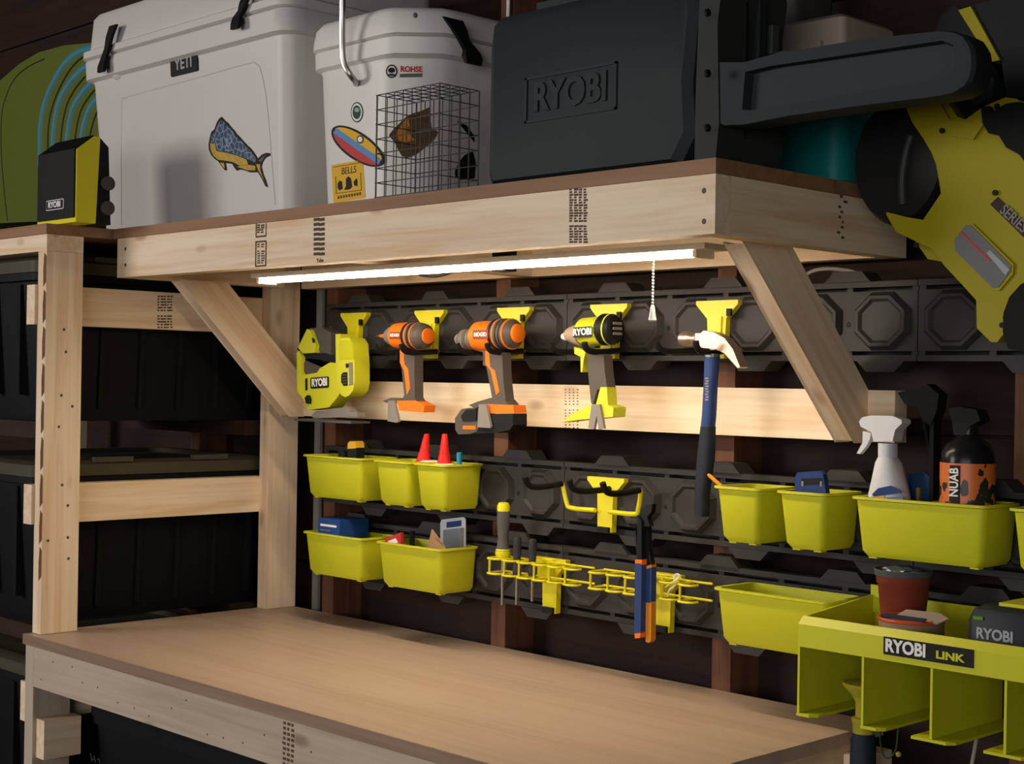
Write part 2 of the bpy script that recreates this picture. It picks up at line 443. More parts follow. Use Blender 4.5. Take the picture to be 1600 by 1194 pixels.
finish('bead_chain', bm, PURE, led, smooth=True)
q2 = P(1021, 452, y=1.872)
bm = new(); lathe(bm, [(0.004, 0.002), (0, 0.0035), (-0.014, 0.0052), (-0.021, 0.0065), (-0.023, 0.004)], (q.x, 1.872, 1.605), 'z', 12)
finish('pull_knob', bm, PURE, led, smooth=True)
cp = [P(645, 424, y=1.97), P(655, 429, y=1.97), P(675, 432, y=1.97), P(695, 429, y=1.97), P(715, 421, y=1.97)]
tag(finish('power_cable', tube(new(), smoothpath(cp), 0.003), RUB, smooth=True), 'black cable looped under the shelf behind the light bar', 'cable')

q = P(788, 415, y=1.98)
tag(finish('cable_junction', B(q.x - 0.018, q.x + 0.018, 1.965, 1.995, 1.688, 1.7930), BLK, bev=0.003), 'small black cable junction under the shelf behind the light bar', 'junction box')
# ------------------------------------------------------------------ wall rails
PW = 0.813
def oct_(w_, h, c=0.30):
    cx = w_ * c; cz = h * c
    return [(-w_ / 2 + cx, -h / 2), (w_ / 2 - cx, -h / 2), (w_ / 2, -h / 2 + cz), (w_ / 2, h / 2 - cz), (w_ / 2 - cx, h / 2), (-w_ / 2 + cx, h / 2), (-w_ / 2, h / 2 - cz), (-w_ / 2, -h / 2 + cz)]
bm = new()
L_ = [[(x, 0.0, z) for x, z in oct_(0.112, 0.1)], [(x, -0.011, z) for x, z in oct_(0.096, 0.086)], [(x, -0.011, z) for x, z in oct_(0.084, 0.076)], [(x, -0.006, z) for x, z in oct_(0.074, 0.066)]]
loft(bm, L_, cap0=False)
pad_src = None
def make_rail(x0, zc, label):
    global pad_src
    t = thing('wall_rail', label, 'wall rail', (x0 + PW / 2, 2.299, zc - 0.0875), 'charcoal slotted rails on the wall')
    X0, X1 = x0 + 0.001, x0 + PW - 0.001
    finish('back_plate', B(X0, X1, 2.285, 2.2995, zc - 0.068, zc + 0.068), BLK, t)
    mp_ = finish('main_plate', B(X0, X1, 2.259, 2.285, zc - 0.0515, zc + 0.0515), RAIL, t, bev=0.003, seg=1)
    for s in (-1, 1):
        a, b_ = sorted((zc + s * 0.0585, zc + s * 0.0685))
        fg_ = finish('flange', B(X0, X1, 2.257, 2.285, a, b_), RAIL, t, bev=0.002, seg=1)
        # slot stops
        for k in range(7):
            xx = min(max(x0 + k * PW / 6, X0 + 0.006), X1 - 0.006)
            a2, b2 = sorted((zc + s * 0.0515, zc + s * 0.0585))
            finish('slot_bridge', B(xx - 0.006, xx + 0.006, 2.262, 2.285, a2, b2), RAIL, fg_)
        for k in (1, 3, 5):
            xx = x0 + k * PW / 6 + (0.0 if s > 0 else PW / 12)
            if xx > X1 - 0.05: continue
            z1, z2 = zc + s * 0.0685, zc + s * 0.0872
            bmt = new(); prism(bmt, [(xx - 0.046, z1), (xx + 0.046, z1), (xx + 0.028, z2), (xx - 0.028, z2)], 'y', 2.252, 2.299)
            finish('tab', bmt, RAIL, fg_, bev=0.002, seg=1)
    for k in range(6):
        lo = Vector((x0 + PW / 12 + k * PW / 6, 2.2588, zc)) - Vector(ORI[t.name])
        if pad_src is None:
            pad_src = finish('octagon_pad', bm, RAIL, mp_, loc=lo)
        else:
            c = pad_src.copy(); c.parent = mp_; c.location = lo; COL.objects.link(c)
    for k in range(1, 6):
        screw(mp_, x0 + k * PW / 6, 2.259, zc - 0.005, 'y', 0.005, BLK)
    return t
for zc, rn in ((1.5945, 'top row'), (1.2485, 'middle row'), (1.074, 'bottom row')):
    make_rail(-2.968, zc, {'top row': 'charcoal wall rail behind the jigsaw and the orange drills', 'middle row': 'charcoal wall rail behind the row of three bins on the left', 'bottom row': 'charcoal wall rail behind the two long left bins and the screwdrivers'}[rn])
    make_rail(-2.155, zc, {'top row': 'charcoal wall rail behind the yellow impact driver and hammer', 'middle row': 'charcoal wall rail carrying the yellow double hook', 'bottom row': 'charcoal wall rail carrying the pliers in the lower row'}[rn])
    make_rail(-1.342, zc, {'top row': 'charcoal wall rail behind the yellow blower', 'middle row': 'charcoal wall rail behind the spray bottle bin', 'bottom row': 'charcoal wall rail behind the lime tool tray'}[rn])

# ------------------------------------------------------------------ hooks
def make_hook(x, z, label, prongs=True):
    t = thing('wall_hook', label, 'hook', (x, 2.249, z - 0.11), 'yellow hooks on the top wall rail')
    bm = new(); prism(bm, [(x - .049, z), (x + .049, z), (x + .049, z - .007), (x + .022, z - .034), (x + .019, z - .108), (x - .019, z - .108), (x - .022, z - .034), (x - .049, z - .007)], 'y', 2.235, 2.2485)
    finish('plate', bm, YELH, t, bev=0.0015, seg=1)
    bm = new(); prism(bm, [(x - .014, z - .03), (x + .014, z - .03), (x + .011, z - .1), (x - .011, z - .1)], 'y', 2.231, 2.236)
    finish('rib', bm, YELH, t, bev=0.001, seg=1)
    finish('latch', B(x + 0.026, x + 0.036, 2.230, 2.2355, z - 0.03, z - 0.016), BLK, t)
    if prongs:
        zz = z - 0.093
        finish('cross_rod', tube(new(), [(x - .04, 2.228, zz), (x + .04, 2.228, zz)], 0.005), YELH, t, smooth=True)
        for s in (-1, 1):
            finish('prong', tube(new(), smoothpath([(x + s * .04, 2.226, zz), (x + s * .042, 2.17, zz - 0.004), (x + s * .043, 2.135, zz - 0.003), (x + s * .045, 2.122, zz + 0.004), (x + s * .046, 2.118, zz + 0.013)]), 0.006), RUB, t, smooth=True)
    return t
HZ = 1.638
HX = [-2.833, -2.5615, -2.2905, -2.0195, -1.7485]
for x, s in zip(HX, ('yellow hook plate above the jigsaw', 'yellow hook holding the small orange impact driver', 'yellow hook holding the orange drill with the battery', 'yellow hook holding the lime yellow impact driver', 'yellow hook holding the claw hammer')):
    make_hook(x, HZ, s, 'jigsaw' not in s)

# ------------------------------------------------------------------ power tools
YT = 2.17
def px_r(r, x): return r * depth((x, YT, 1.55)) / FPX
def barrel(parent, name, mat, sec, cy, n=24, ysq=1.0, smooth=True):
    """sec: (px_x, px_radius); axis along x at height of photo row cy"""
    bm = new(); loops = []
    for a, r in sec:
        q = P(a, cy, y=YT); R = px_r(r, q.x)
        loops.append(ring((q.x, YT, q.z), R * ysq, 'x', n, R))
    loft(bm, loops)
    return finish(name, bm, mat, parent, smooth=smooth, ang=28)
def shrink_x(l, half, y):
    """a traced silhouette includes the flank of the thing: take the flank's share off the width"""
    x0 = min(p[0] for p in l); x1 = max(p[0] for p in l); xc = (x0 + x1) / 2; W_ = x1 - x0
    k = max(0.4, (W_ - 2 * half * abs(xc) / y * 0.8) / W_)
    return [(xc + (x - xc) * k, z) for x, z in l]
def slab(parent, name, mat, poly, half, yc=YT, bev=0.004, smooth=True, seg=2, sh_=True):
    l = pts(poly, yc)
    if sh_: l = shrink_x(l, half, yc)
    bm = new(); prism(bm, l, 'y', yc - half, yc + half)
    return finish(name, bm, mat, parent, bev=bev, seg=seg, smooth=smooth, ang=40)
def decal(parent, name, mat, poly, yf, th=0.0012):
    bm = new(); prism(bm, pts(poly, yf), 'y', yf - th, yf + 0.0005)
    return finish(name, bm, mat, parent)
def label_plate(parent, s, poly_c, w_, h, size, yc, bgmat=INK, fg=PURE, tilt=0, off=0.02, wscale=1.0):
    """badge facing -y with its lettering"""
    x, z = poly_c
    rx = Matrix.Rotation(tilt, 4, 'Y')
    bm = new()
    loft(bm, [[tuple(Vector((x, yc, z)) + (rx @ Vector((a, y, b_)))) for a, b_ in rrect(-w_ / 2, w_ / 2, -h / 2, h / 2, h * 0.15)] for y in (0, -0.0012)])
    pl = finish('badge', bm, bgmat, parent)
    from mathutils import Euler
    text(s, size, Vector((x, yc - 0.0016, z)), (rx.to_3x3() @ Euler(FRONT).to_matrix()), fg, pl, 'lettering', 0.0003, off, wscale)
    return pl

# jigsaw
K = lambda l: crop(l, 460, 480, 6.285)
jg = thing('jigsaw', 'lime yellow and grey jigsaw hanging at the left of the top rail', 'jigsaw', (-2.83, YT, 1.38))
slab(jg, 'body', YEL, K([(38, 450), (62, 430), (110, 500), (92, 560), (92, 630), (115, 668), (285, 645), (315, 605), (440, 545), (590, 560), (600, 800), (520, 900), (430, 985), (170, 1010), (110, 890), (45, 830)]), 0.020, bev=0.006, seg=3)
slab(jg, 'rear_handle', YEL, K([(62, 400), (150, 215), (182, 228), (235, 380), (225, 448), (110, 455)]), 0.008, YT - 0.014, bev=0.003, sh_=False)
slab(jg, 'handle_window', BLK, K([(172, 300), (198, 310), (202, 350), (180, 350)]), 0.0006, YT - 0.0225, bev=0, sh_=False)
slab(jg, 'grip', GREY, K([(160, 212), (330, 200), (450, 255), (450, 500), (345, 480), (290, 425), (225, 385)]), 0.015, YT + 0.004, bev=0.009, seg=3)
slab(jg, 'grip_core', BLK, K([(52, 400), (118, 465), (238, 455), (330, 450), (450, 490), (450, 570), (320, 600), (130, 520), (85, 490)]), 0.008, YT - 0.004, bev=0.003, sh_=False)
slab(jg, 'trigger_guard', GREY, K([(100, 570), (150, 505), (260, 515), (430, 555), (300, 650), (115, 672), (92, 620)]), 0.008, YT - 0.004, bev=0.004, sh_=False)
slab(jg, 'gear_head', YEL, K([(420, 270), (490, 266), (500, 308), (640, 303), (700, 360), (722, 560), (726, 740), (700, 825), (640, 868), (580, 886), (510, 862), (450, 760), (428, 620)]), 0.022, YT - 0.006, bev=0.007, seg=3)
HF = YT - 0.0285
KH = lambda l: crop([(420 + (a - 420) * 0.72, b_) for a, b_ in l], 457, 480, 6.285)
decal(jg, 'head_panel', plastic('lime_panel', (0.50, 0.49, 0.010), 0.4, var=0.03), KH([(480, 330), (630, 325), (660, 370), (672, 510), (480, 515), (470, 420)]), HF, 0.001)
decal(jg, 'vent', BLK, KH([(505, 665), (535, 640), (585, 640), (590, 770), (540, 775), (505, 740)]), HF)
for k in range(4): decal(jg, 'vent_bar', GREY, KH([(515, 665 + k * 27), (580, 660 + k * 27), (580, 668 + k * 27), (515, 673 + k * 27)]), HF - 0.0012, 0.0006)
decal(jg, 'info_label', LGREY, KH([(610, 545), (655, 540), (660, 760), (615, 768)]), HF)
decal(jg, 'info_label', INK, KH([(563, 556), (608, 553), (608, 590), (570, 598)]), HF)
slab(jg, 'side_slot', BLK, K([(108, 700), (128, 700), (128, 818), (108, 818)]), 0.0006, YT - 0.0205, bev=0, sh_=False)
slab(jg, 'lock_knob', BLK, K([(105, 890), (150, 865), (185, 900), (180, 950), (130, 945)]), 0.008, YT - 0.022, bev=0.002)
slab(jg, 'foot_bracket', LGREY, K([(170, 1060), (230, 1020), (330, 1020), (420, 995), (580, 985), (610, 1030), (690, 1035), (690, 1080), (400, 1085), (200, 1090)]), 0.012, bev=0.003)
q1 = P(462, 655, y=YT); q2 = P(572, 652, y=YT)
finish('shoe', B(q1.x + 0.03, q2.x - 0.02, YT - 0.028, YT + 0.028, q1.z - 0.003, q1.z + 0.002), DSTEEL, jg, bev=0.001)
c = P(499.5, 598, y=YT - 0.021); label_plate(jg, 'RYOBI', (c.x, c.z), 0.070, 0.026, 0.025, YT - 0.0206, tilt=-0.06, off=0.03, wscale=0.85)

# orange impact driver
K = lambda l: crop(l, 440, 440, 4.973)
d1 = thing('impact_driver', 'small orange and grey impact driver with no battery', 'driver', (-2.55, YT, 1.39))
barrel(d1, 'bit', STEEL, [(588, 0.8), (592, 1.4), (597, 1.4)], 525, 8)
barrel(d1, 'collet', ORG, [(594, 2.2), (603, 4)], 525, 12)
barrel(d1, 'nose', LGREY, [(605, 7), (607, 11), (613, 15), (620, 17)], 525)
barrel(d1, 'front_housing', ORG, [(618, 16), (621, 20), (634, 21.5), (640, 20.5)], 525)
mh_ = barrel(d1, 'motor_housing', GREY, [(639, 20), (648, 21), (660, 20.5), (665, 18.5), (668, 14)], 525)
for k in range(4):
    barrel(mh_, 'cooling_fin', ORG if k % 2 else BLK, [(642 + k * 4, 21.3), (643.6 + k * 4, 21.3)], 525)
barrel(mh_, 'end_cap', ORG, [(667, 13), (670, 12), (670.6, 9)], 525)
hd_ = slab(d1, 'handle', GREY, K([(925, 520), (1085, 540), (1085, 690), (1090, 900), (1110, 925), (960, 915), (975, 880), (950, 690), (925, 620)]), 0.0125, bev=0.006, seg=3)
decal(hd_, 'handle_stripe', ORG, K([(922, 530), (950, 530), (955, 640), (985, 680), (1000, 830), (975, 880), (955, 690), (922, 630)]), YT - 0.0125, 0.001)
slab(d1, 'foot', ORG, K([(905, 925), (1090, 925), (1188, 965), (1180, 1018), (930, 1002)]), 0.016, bev=0.004)
slab(d1, 'battery_socket', GREY, K([(795, 928), (870, 903), (1090, 918), (1150, 950), (1000, 945), (840, 945)]), 0.014, bev=0.003)
slab(d1, 'belt_clip', LGREY, K([(835, 925), (880, 925), (918, 1085), (905, 1098), (830, 1085)]), 0.003, YT - 0.019, bev=0.001, sh_=False)
slab(d1, 'trigger', BLK, K([(905, 540), (930, 545), (930, 620), (912, 600)]), 0.009, bev=0.002)
c = P(618, 524, y=YT - 0.029); label_plate(d1, 'RIDGID', (c.x, c.z), 0.036, 0.015, 0.0095, YT - 0.0302, plastic('label_red', (0.25, 0.04, 0.02), 0.5, bump=0), off=0.02)

# orange drill
K = lambda l: crop(l, 680, 440, 4.591)
d2 = thing('cordless_drill', 'orange and grey cordless drill with a black battery', 'drill', (-2.29, YT, 1.37))
barrel(d2, 'chuck_jaw', LGREY, [(714, 6), (716, 8), (722, 9)], 530)
ck_ = barrel(d2, 'chuck', GREY, [(721, 11), (724, 14), (734, 16), (747, 16)], 530)
for k in range(6):
    barrel(ck_, 'chuck_ring', LGREY, [(726 + k * 3, 15.2 + k * .25), (727.4 + k * 3, 15.2 + k * .25)], 530)
barrel(d2, 'gear_housing', ORG, [(745, 17), (748, 23), (758, 24.5), (772, 24.5), (777, 22.5)], 526)
mh_ = barrel(d2, 'motor_housing', GREY, [(775, 22.5), (785, 24), (798, 24), (804, 21), (808, 16)], 522)
for k in range(5):
    barrel(mh_, 'cooling_fin', ORG if k in (1, 4) else BLK, [(779 + k * 5, 24.4), (780.8 + k * 5, 24.4)], 522)
barrel(mh_, 'end_cap', ORG, [(807, 15.5), (811, 14), (812, 11)], 521)
hd_ = slab(d2, 'handle', GREY, K([(350, 480), (520, 510), (530, 700), (555, 870), (600, 900), (400, 890), (435, 850), (400, 700), (380, 610), (350, 600)]), 0.0125, bev=0.006, seg=3)
decal(hd_, 'handle_stripe', ORG, K([(362, 495), (388, 500), (396, 615), (430, 640), (462, 790), (440, 815), (400, 640), (362, 590)]), YT - 0.0125, 0.001)
slab(d2, 'foot', ORG, K([(375, 878), (640, 888), (648, 945), (400, 945)]), 0.018, bev=0.004)
slab(d2, 'foot_top', GREY, K([(250, 885), (330, 860), (440, 835), (560, 850), (600, 890), (400, 885), (300, 910)]), 0.016, bev=0.004)
slab(d2, 'battery', BLK, K([(395, 948), (648, 948), (650, 1030), (620, 1065), (480, 1085), (300, 1085)]), 0.020, bev=0.005)
slab(d2, 'battery_front', GREY, K([(152, 980), (215, 915), (300, 905), (420, 950), (435, 1060), (300, 1092), (185, 1095), (155, 1060)]), 0.019, bev=0.005)
decal(d2, 'release_button', BLK, K([(190, 965), (230, 918), (302, 915), (300, 995), (205, 1000)]), YT - 0.0192, 0.003)
slab(d2, 'belt_clip', LGREY, K([(320, 880), (370, 880), (405, 1040), (400, 1052), (310, 1045)]), 0.003, YT - 0.024, bev=0.001, sh_=False)
decal(d2, 'battery_label', ORG, K([(200, 1035), (290, 1035), (290, 1062), (200, 1062)]), YT - 0.0192)
c = P(752, 523, y=YT - 0.030); label_plate(d2, 'RIDGID', (c.x, c.z), 0.046, 0.019, 0.0115, YT - 0.0315, plastic('label_red', (0.25, 0.04, 0.02), 0.5, bump=0), off=0.02)

# lime impact driver
d3 = thing('impact_driver', 'lime yellow and black impact driver with tan nose cone', 'driver', (-2.0, YT, 1.39))
TAN = plastic('tan_metal', (0.38, 0.29, 0.21), 0.4)
barrel(d3, 'collet', PURE, [(879, 4), (882, 6), (887, 6.5)], 526)
barrel(d3, 'nose_cone', TAN, [(886, 8), (890, 11), (901, 16), (911, 19)], 523)
barrel(d3, 'housing', YEL, [(909, 18), (913, 21.5), (930, 23), (944, 22)], 518)
barrel(d3, 'rear_housing', BLK, [(942, 22.5), (945, 25), (957, 24.5), (962, 21), (964, 16)], 515)
barrel(d3, 'rear_vent', YEL, [(955, 24.9), (957, 24.8)], 515)
for k in range(3):
    q = P(964.5, 505 + k * 8, y=YT)
    finish('vent_slot', B(q.x - 0.002, q.x + 0.0015, YT - 0.012, YT + 0.012, q.z - 0.003, q.z + 0.002), LGREY, d3)
slab(d3, 'handle', GREY, K([(1100, 500), (1255, 530), (1265, 640), (1290, 770), (1195, 775), (1150, 885), (1135, 870), (1110, 690), (1098, 600)]), 0.0125, bev=0.006, seg=3)
slab(d3, 'trigger', YEL, K([(1000, 470), (1120, 500), (1100, 560), (1085, 650), (1070, 650), (1068, 540), (1005, 520)]), 0.009, bev=0.002)
slab(d3, 'handle_base', YEL, K([(1212, 758), (1286, 758), (1300, 885), (1160, 885)]), 0.0135, bev=0.003)
slab(d3, 'foot', YEL, K([(1160, 880), (1305, 885), (1362, 905), (1355, 972), (1090, 990), (918, 1006), (1010, 948)]), 0.018, bev=0.004)
slab(d3, 'belt_clip', LGREY, K([(1130, 880), (1185, 880), (1218, 1055), (1180, 1060), (1165, 960), (1145, 1060), (1105, 1050)]), 0.003, YT - 0.021, bev=0.001, sh_=False)
c = P(912, 519, y=YT - 0.026); label_plate(d3, 'RYOBI', (c.x, c.z), 0.050, 0.020, 0.0185, YT - 0.0285, tilt=-0.04, off=0.03, wscale=0.95)

# claw hammer
K = lambda l: crop(l, 980, 440, 4)
hm = thing('claw_hammer', 'claw hammer with blue and black handle', 'hammer', (-1.72, YT, 1.24))
slab(hm, 'head', plastic('worn_copper_steel', (0.45, 0.33, 0.26), 0.35, metal=0.8), K([(430, 325), (470, 325), (490, 308), (560, 318), (640, 355), (700, 425), (752, 535), (735, 542), (640, 450), (580, 425), (500, 440), (455, 400), (430, 395)]), 0.012, bev=0.004)
barrel(hm, 'striking_face', plastic('worn_copper_steel', (0.45, 0.33, 0.26), 0.35, metal=0.8), [(1064, 9), (1067, 11.5), (1078, 11.5), (1083, 8), (1090, 8)], 529.5, 16)
def handle(parent, name, mat, sec, yc, half, bev=0.004):
    bm = new(); loops = []
    for (xa, xb, yy) in sec:
        a = P(xa, yy, y=yc); b_ = P(xb, yy, y=yc); k_ = half * 0.5; a.x += k_; b_.x -= k_
        loops.append([(x, y, a.z) for x, y in rrect(a.x, b_.x, yc - half, yc + half, min((b_.x - a.x), 2 * half) * 0.35, n=3)])
    loft(bm, loops); return finish(name, bm, mat, parent, smooth=True)
handle(hm, 'collar', DSTEEL, [(1100, 1126, 553), (1100, 1125, 559)], YT, 0.011)
handle(hm, 'shaft', NAVY, [(1100, 1126, 558), (1099, 1122, 600), (1096, 1120, 650), (1094, 1118, 668)], YT, 0.012)
handle(hm, 'grip', plastic('blue_black_rubber', (0.018, 0.022, 0.035), 0.6), [(1094, 1119, 666), (1091, 1119, 690), (1087, 1116, 730), (1085, 1110, 770), (1083, 1110, 792), (1086, 1108, 806)], YT, 0.013)
bm = new()
for k in range(9):
    q = P(1101.5 + (k % 2) * 0.8, 590 + k * 4.2, y=YT - 0.0125); box(bm, q.x, q.x + 0.0075, YT - 0.0126, YT - 0.0115, q.z - 0.0026, q.z)
finish('handle_print', bm, LGREY, hm)

# double hook on the middle rail
dh = thing('double_hook', 'yellow double hook with black rubber prongs', 'hook', (-2.02, 2.249, 1.18))
X, Z = -2.02, 1.293
bm = new(); prism(bm, [(X - .049, Z), (X + .049, Z), (X + .049, Z - .007), (X + .021, Z - .034), (X + .019, Z - .108), (X - .019, Z - .108), (X - .021, Z - .034), (X - .049, Z - .007)], 'y', 2.235, 2.2485)
finish('plate', bm, YELH, dh, bev=0.0015, seg=1)
finish('foot_clip', B(X - 0.015, X + 0.015, 2.228, 2.2345, Z - 0.108, Z - 0.098), BLK, dh)
for s in (-1, 1):
    a = [(X + s * 0.018, 2.227, Z - 0.066), (X + s * 0.085, 2.227, Z - 0.066), (X + s * 0.096, 2.225, Z - 0.055), (X + s * 0.104, 2.222, Z - 0.022), (X + s * 0.104, 2.216, Z - 0.018)]
    finish('arm', tube(new(), smoothpath(a, 4), 0.0048), YELH, dh, smooth=True)
    finish('prong', tube(new(), smoothpath([(X + s * .104, 2.218, Z - 0.018), (X + s * .104, 2.16, Z - 0.022), (X + s * .104, 2.125, Z - 0.018), (X + s * .104, 2.112, Z)]), 0.0062), RUB, dh, smooth=True)
finish('prong', tube(new(), smoothpath([(X + 0.012, 2.234, Z - 0.022), (X + 0.012, 2.17, Z - 0.024), (X + 0.012, 2.13, Z - 0.018), (X + 0.012, 2.118, Z)]), 0.0062), RUB, dh, smooth=True)

# wire racks for screwdrivers, bottom rail
def wire_rack(xp, x0, x1, label, n):
    t = thing('wire_tool_rack', label, 'tool rack', (xp, 2.249, 1.0), 'yellow wire racks on the bottom rail')
    Z = 1.118
    bm = new(); prism(bm, [(xp - .045, Z), (xp + .045, Z), (xp + .045, Z - .007), (xp + .021, Z - .034), (xp + .019, Z - .112), (xp - .019, Z - .112), (xp - .021, Z - .034), (xp - .045, Z - .007)], 'y', 2.235, 2.2485)
    finish('plate', bm, YELH, t, bev=0.0015, seg=1)
    finish('foot_clip', B(xp - 0.015, xp + 0.015, 2.228, 2.2345, Z - 0.112, Z - 0.1), BLK, t)
    r = 0.0024
    for zz in (1.113, 1.082):
        finish('long_wire', tube(new(), [(x0, 2.219, zz), (x1, 2.219, zz)], r, 6), YELH, t, smooth=True)
    finish('bracket', B(xp - 0.017, xp + 0.017, 2.216, 2.2355, 1.08, 1.115), YELH, t, bev=0.001)
    for k in range(n):
        xa = x0 + (x1 - x0) * k / n; xb = x0 + (x1 - x0) * (k + 0.72) / n
        for zz in (1.1115, 1.0805):
            loop = smoothpath([(xa, 2.221, zz), (xa, 2.178, zz), (xa + (xb - xa) * 0.3, 2.170, zz), (xb - (xb - xa) * 0.3, 2.170, zz), (xb, 2.178, zz), (xb, 2.192, zz)], 3)
            finish('loop_wire', tube(new(), loop, r, 6), YELH, t, smooth=True)
        finish('upright_wire', tube(new(), [(xa, 2.180, 1.0795), (xa, 2.180, 1.1125)], r, 6), YELH, t, smooth=True)
    return t
wire_rack(-2.170, -2.292, -2.030, 'yellow wire rack holding three screwdrivers', 6)
wire_rack(-1.868, -2.005, -1.735, 'yellow wire rack beside the pliers, with a white wire clip', 6)

# screwdrivers
def driver_(px0, top, mid, tip, rw, label, hm_, tipm=STEEL, capm=None, sr=0.003, yc=2.195):
    a = P(px0, top, y=yc); b_ = P(px0, mid, y=yc); c_ = P(px0, tip, y=yc)
    t = thing('screwdriver', label, 'screwdriver', (a.x, yc, c_.z), 'screwdrivers in the wire rack')
    h = a.z - b_.z
    bm = new(); lathe(bm, [(0, rw * .95), (h * .12, rw * 1.15), (h * .2, rw * .95), (h * .35, rw * .8), (h * .6, rw), (h * .84, rw)], (a.x, yc, b_.z), 'z', 14)
    finish('handle', bm, hm_, t, smooth=True)
    bm = new(); lathe(bm, [(h * .84, rw), (h * .93, rw), (h * .99, rw * .8), (h, rw * .5)], (a.x, yc, b_.z), 'z', 14)
    finish('handle_cap', bm, capm or hm_, t, smooth=True)
    if capm:
        bm = new(); lathe(bm, [(-0.002, rw * 1.0), (h * .07, rw * 1.22), (h * .15, rw * 1.1), (h * .17, rw * .9)], (a.x, yc, b_.z), 'z', 14)
        finish('handle_collar', bm, capm, t, smooth=True)
    finish('shaft', tube(new(), [(a.x, yc, b_.z + 0.002), (a.x, yc, c_.z)], sr, 8), tipm, t, smooth=True)
    return t
driver_(787, 785, 871, 946, 0.0135, 'large grey and yellow handled screwdriver', plastic('mid_grey_grip', (0.10, 0.095, 0.09), 0.6), STEEL, YELH, 0.0032)
driver_(808.5, 838, 900, 945, 0.0085, 'small dark handled screwdriver next to the grey one', plastic('dark_grip', (0.035, 0.035, 0.04), 0.5))
driver_(832.5, 842, 900, 940, 0.0085, 'small dark screwdriver with red collar beside the hook plate', plastic('dark_grip', (0.035, 0.035, 0.04), 0.5), STEEL, None, 0.0025)
# white wire clip
cl = [P(1040, 918, y=2.19), P(1047, 912, y=2.19), P(1057, 906, y=2.19), P(1062, 900, y=2.19), P(1058, 897, y=2.19), P(1053, 901, y=2.19), P(1055, 914, y=2.19), P(1046, 922, y=2.19), P(1043, 932, y=2.19)]
tag(finish('wire_clip', tube(new(), smoothpath(cl, 3), 0.0016, 6), PURE, smooth=True), 'small bent white wire clip in the right wire rack', 'clip')

# pliers
pl = thing('pliers', 'long black jawed pliers with blue and orange handles', 'pliers', (-1.885, 2.165, 0.99))
YP = 2.160
K = lambda l: crop(l, 740, 680, 3.51)
slab(pl, 'jaw', plastic('black_steel', (0.02, 0.02, 0.02), 0.35, metal=0.6), K([(905, 450), (925, 405), (965, 378), (1000, 378), (995, 420), (965, 450), (985, 500), (945, 500), (935, 520)]), 0.006, YP, 0.002)
slab(pl, 'arm', plastic('black_steel', (0.02, 0.02, 0.02), 0.35, metal=0.6), K([(905, 440), (935, 470), (938, 690), (905, 690), (890, 600), (890, 505), (900, 600)]), 0.005, YP - 0.006, 0.002)
slab(pl, 'arm', plastic('black_steel', (0.02, 0.02, 0.02), 0.35, metal=0.6), K([(930, 490), (968, 480), (972, 620), (995, 710), (950, 715)]), 0.005, YP + 0.006, 0.002)
slab(pl, 'handle', NAVY, K([(888, 700), (945, 705), (940, 1085), (884, 1085)]), 0.007, YP - 0.006, 0.006)
slab(pl, 'handle_end', ORG, K([(888, 680), (947, 684), (946, 712), (888, 708)]), 0.0069, YP - 0.006, 0.003)
slab(pl, 'handle_end', ORG, K([(884, 1080), (940, 1080), (935, 1112), (890, 1112)]), 0.0069, YP - 0.006, 0.004)
OR2 = plastic('amber_grip', (0.62, 0.24, 0.02), 0.5)
slab(pl, 'handle', NAVY, K([(945, 735), (1000, 725), (998, 920), (944, 915)]), 0.007, YP + 0.008, 0.005)
slab(pl, 'handle_end', OR2, K([(948, 720), (995, 700), (1000, 730), (945, 748)]), 0.0068, YP + 0.008, 0.003)
slab(pl, 'handle_end', OR2, K([(944, 910), (998, 914), (996, 1125), (975, 1138), (950, 1130)]), 0.0069, YP + 0.008, 0.005)

# ------------------------------------------------------------------ bins
def bin_mesh(wd, dp, h):
    """open tapered bin, origin at rear bottom middle; front towards -y"""
    tp = 0.008
    def lp(e, z, r): return [(x, y, z) for x, y in rrect(-wd / 2 + e, wd / 2 - e, -dp + e * 1.0, 0 - e * 0.2, r, n=3)]
    bm = new()
    loft(bm, [lp(0.017, 0, 0.008), lp(0.010, 0.010, 0.010), lp(0.002, h - 0.004, 0.012), lp(0.0045, h - 0.004, 0.011), lp(0.012, 0.012, 0.009), lp(0.018, 0.004, 0.007)])
    r = new()
    loft(r, [lp(0.002, h - 0.006, 0.012), lp(-0.004, h - 0.004, 0.014), lp(-0.004, h, 0.014), lp(0.0045, h, 0.011), lp(0.0045, h - 0.006, 0.011)], close=True)
    return bm, r
BINS = {}
def make_bin(xl, xr, zr, kind, label, group):
    dp, h = 0.113, 0.098
    x = (xl + xr) / 2; wd = xr - xl
    t = thing('storage_bin', label, 'bin', (x, 2.2475, zr - h), group)
    key = round(wd, 3)
    if key not in BINS:
        bm, r = bin_mesh(wd, dp, h)
        a = finish('bin_body', bm, YEL, t, smooth=True, ang=50, loc=(0, 0, 0)); b_ = finish('bin_rim', r, YEL, t, smooth=True, ang=40, loc=(0, 0, 0))
        f = finish('foot', B(-wd / 2 + 0.02, -wd / 2 + 0.035, -dp + 0.02, -dp + 0.035, -0.003, 0.001), YEL, t, loc=(0, 0, 0))
        g = finish('foot', B(wd / 2 - 0.035, wd / 2 - 0.02, -dp + 0.02, -dp + 0.035, -0.003, 0.001), YEL, t, loc=(0, 0, 0))
        BINS[key] = (a, b_, f, g)
    else:
        for s in BINS[key]:
            c = s.copy(); c.parent = t; COL.objects.link(c)
    return t
YF = 2.1345
def bx(px, py): return P(px, py, y=YF).x
SM, LG = 0.098, 0.214
GB = 'lime storage bins hung on the wall rails'
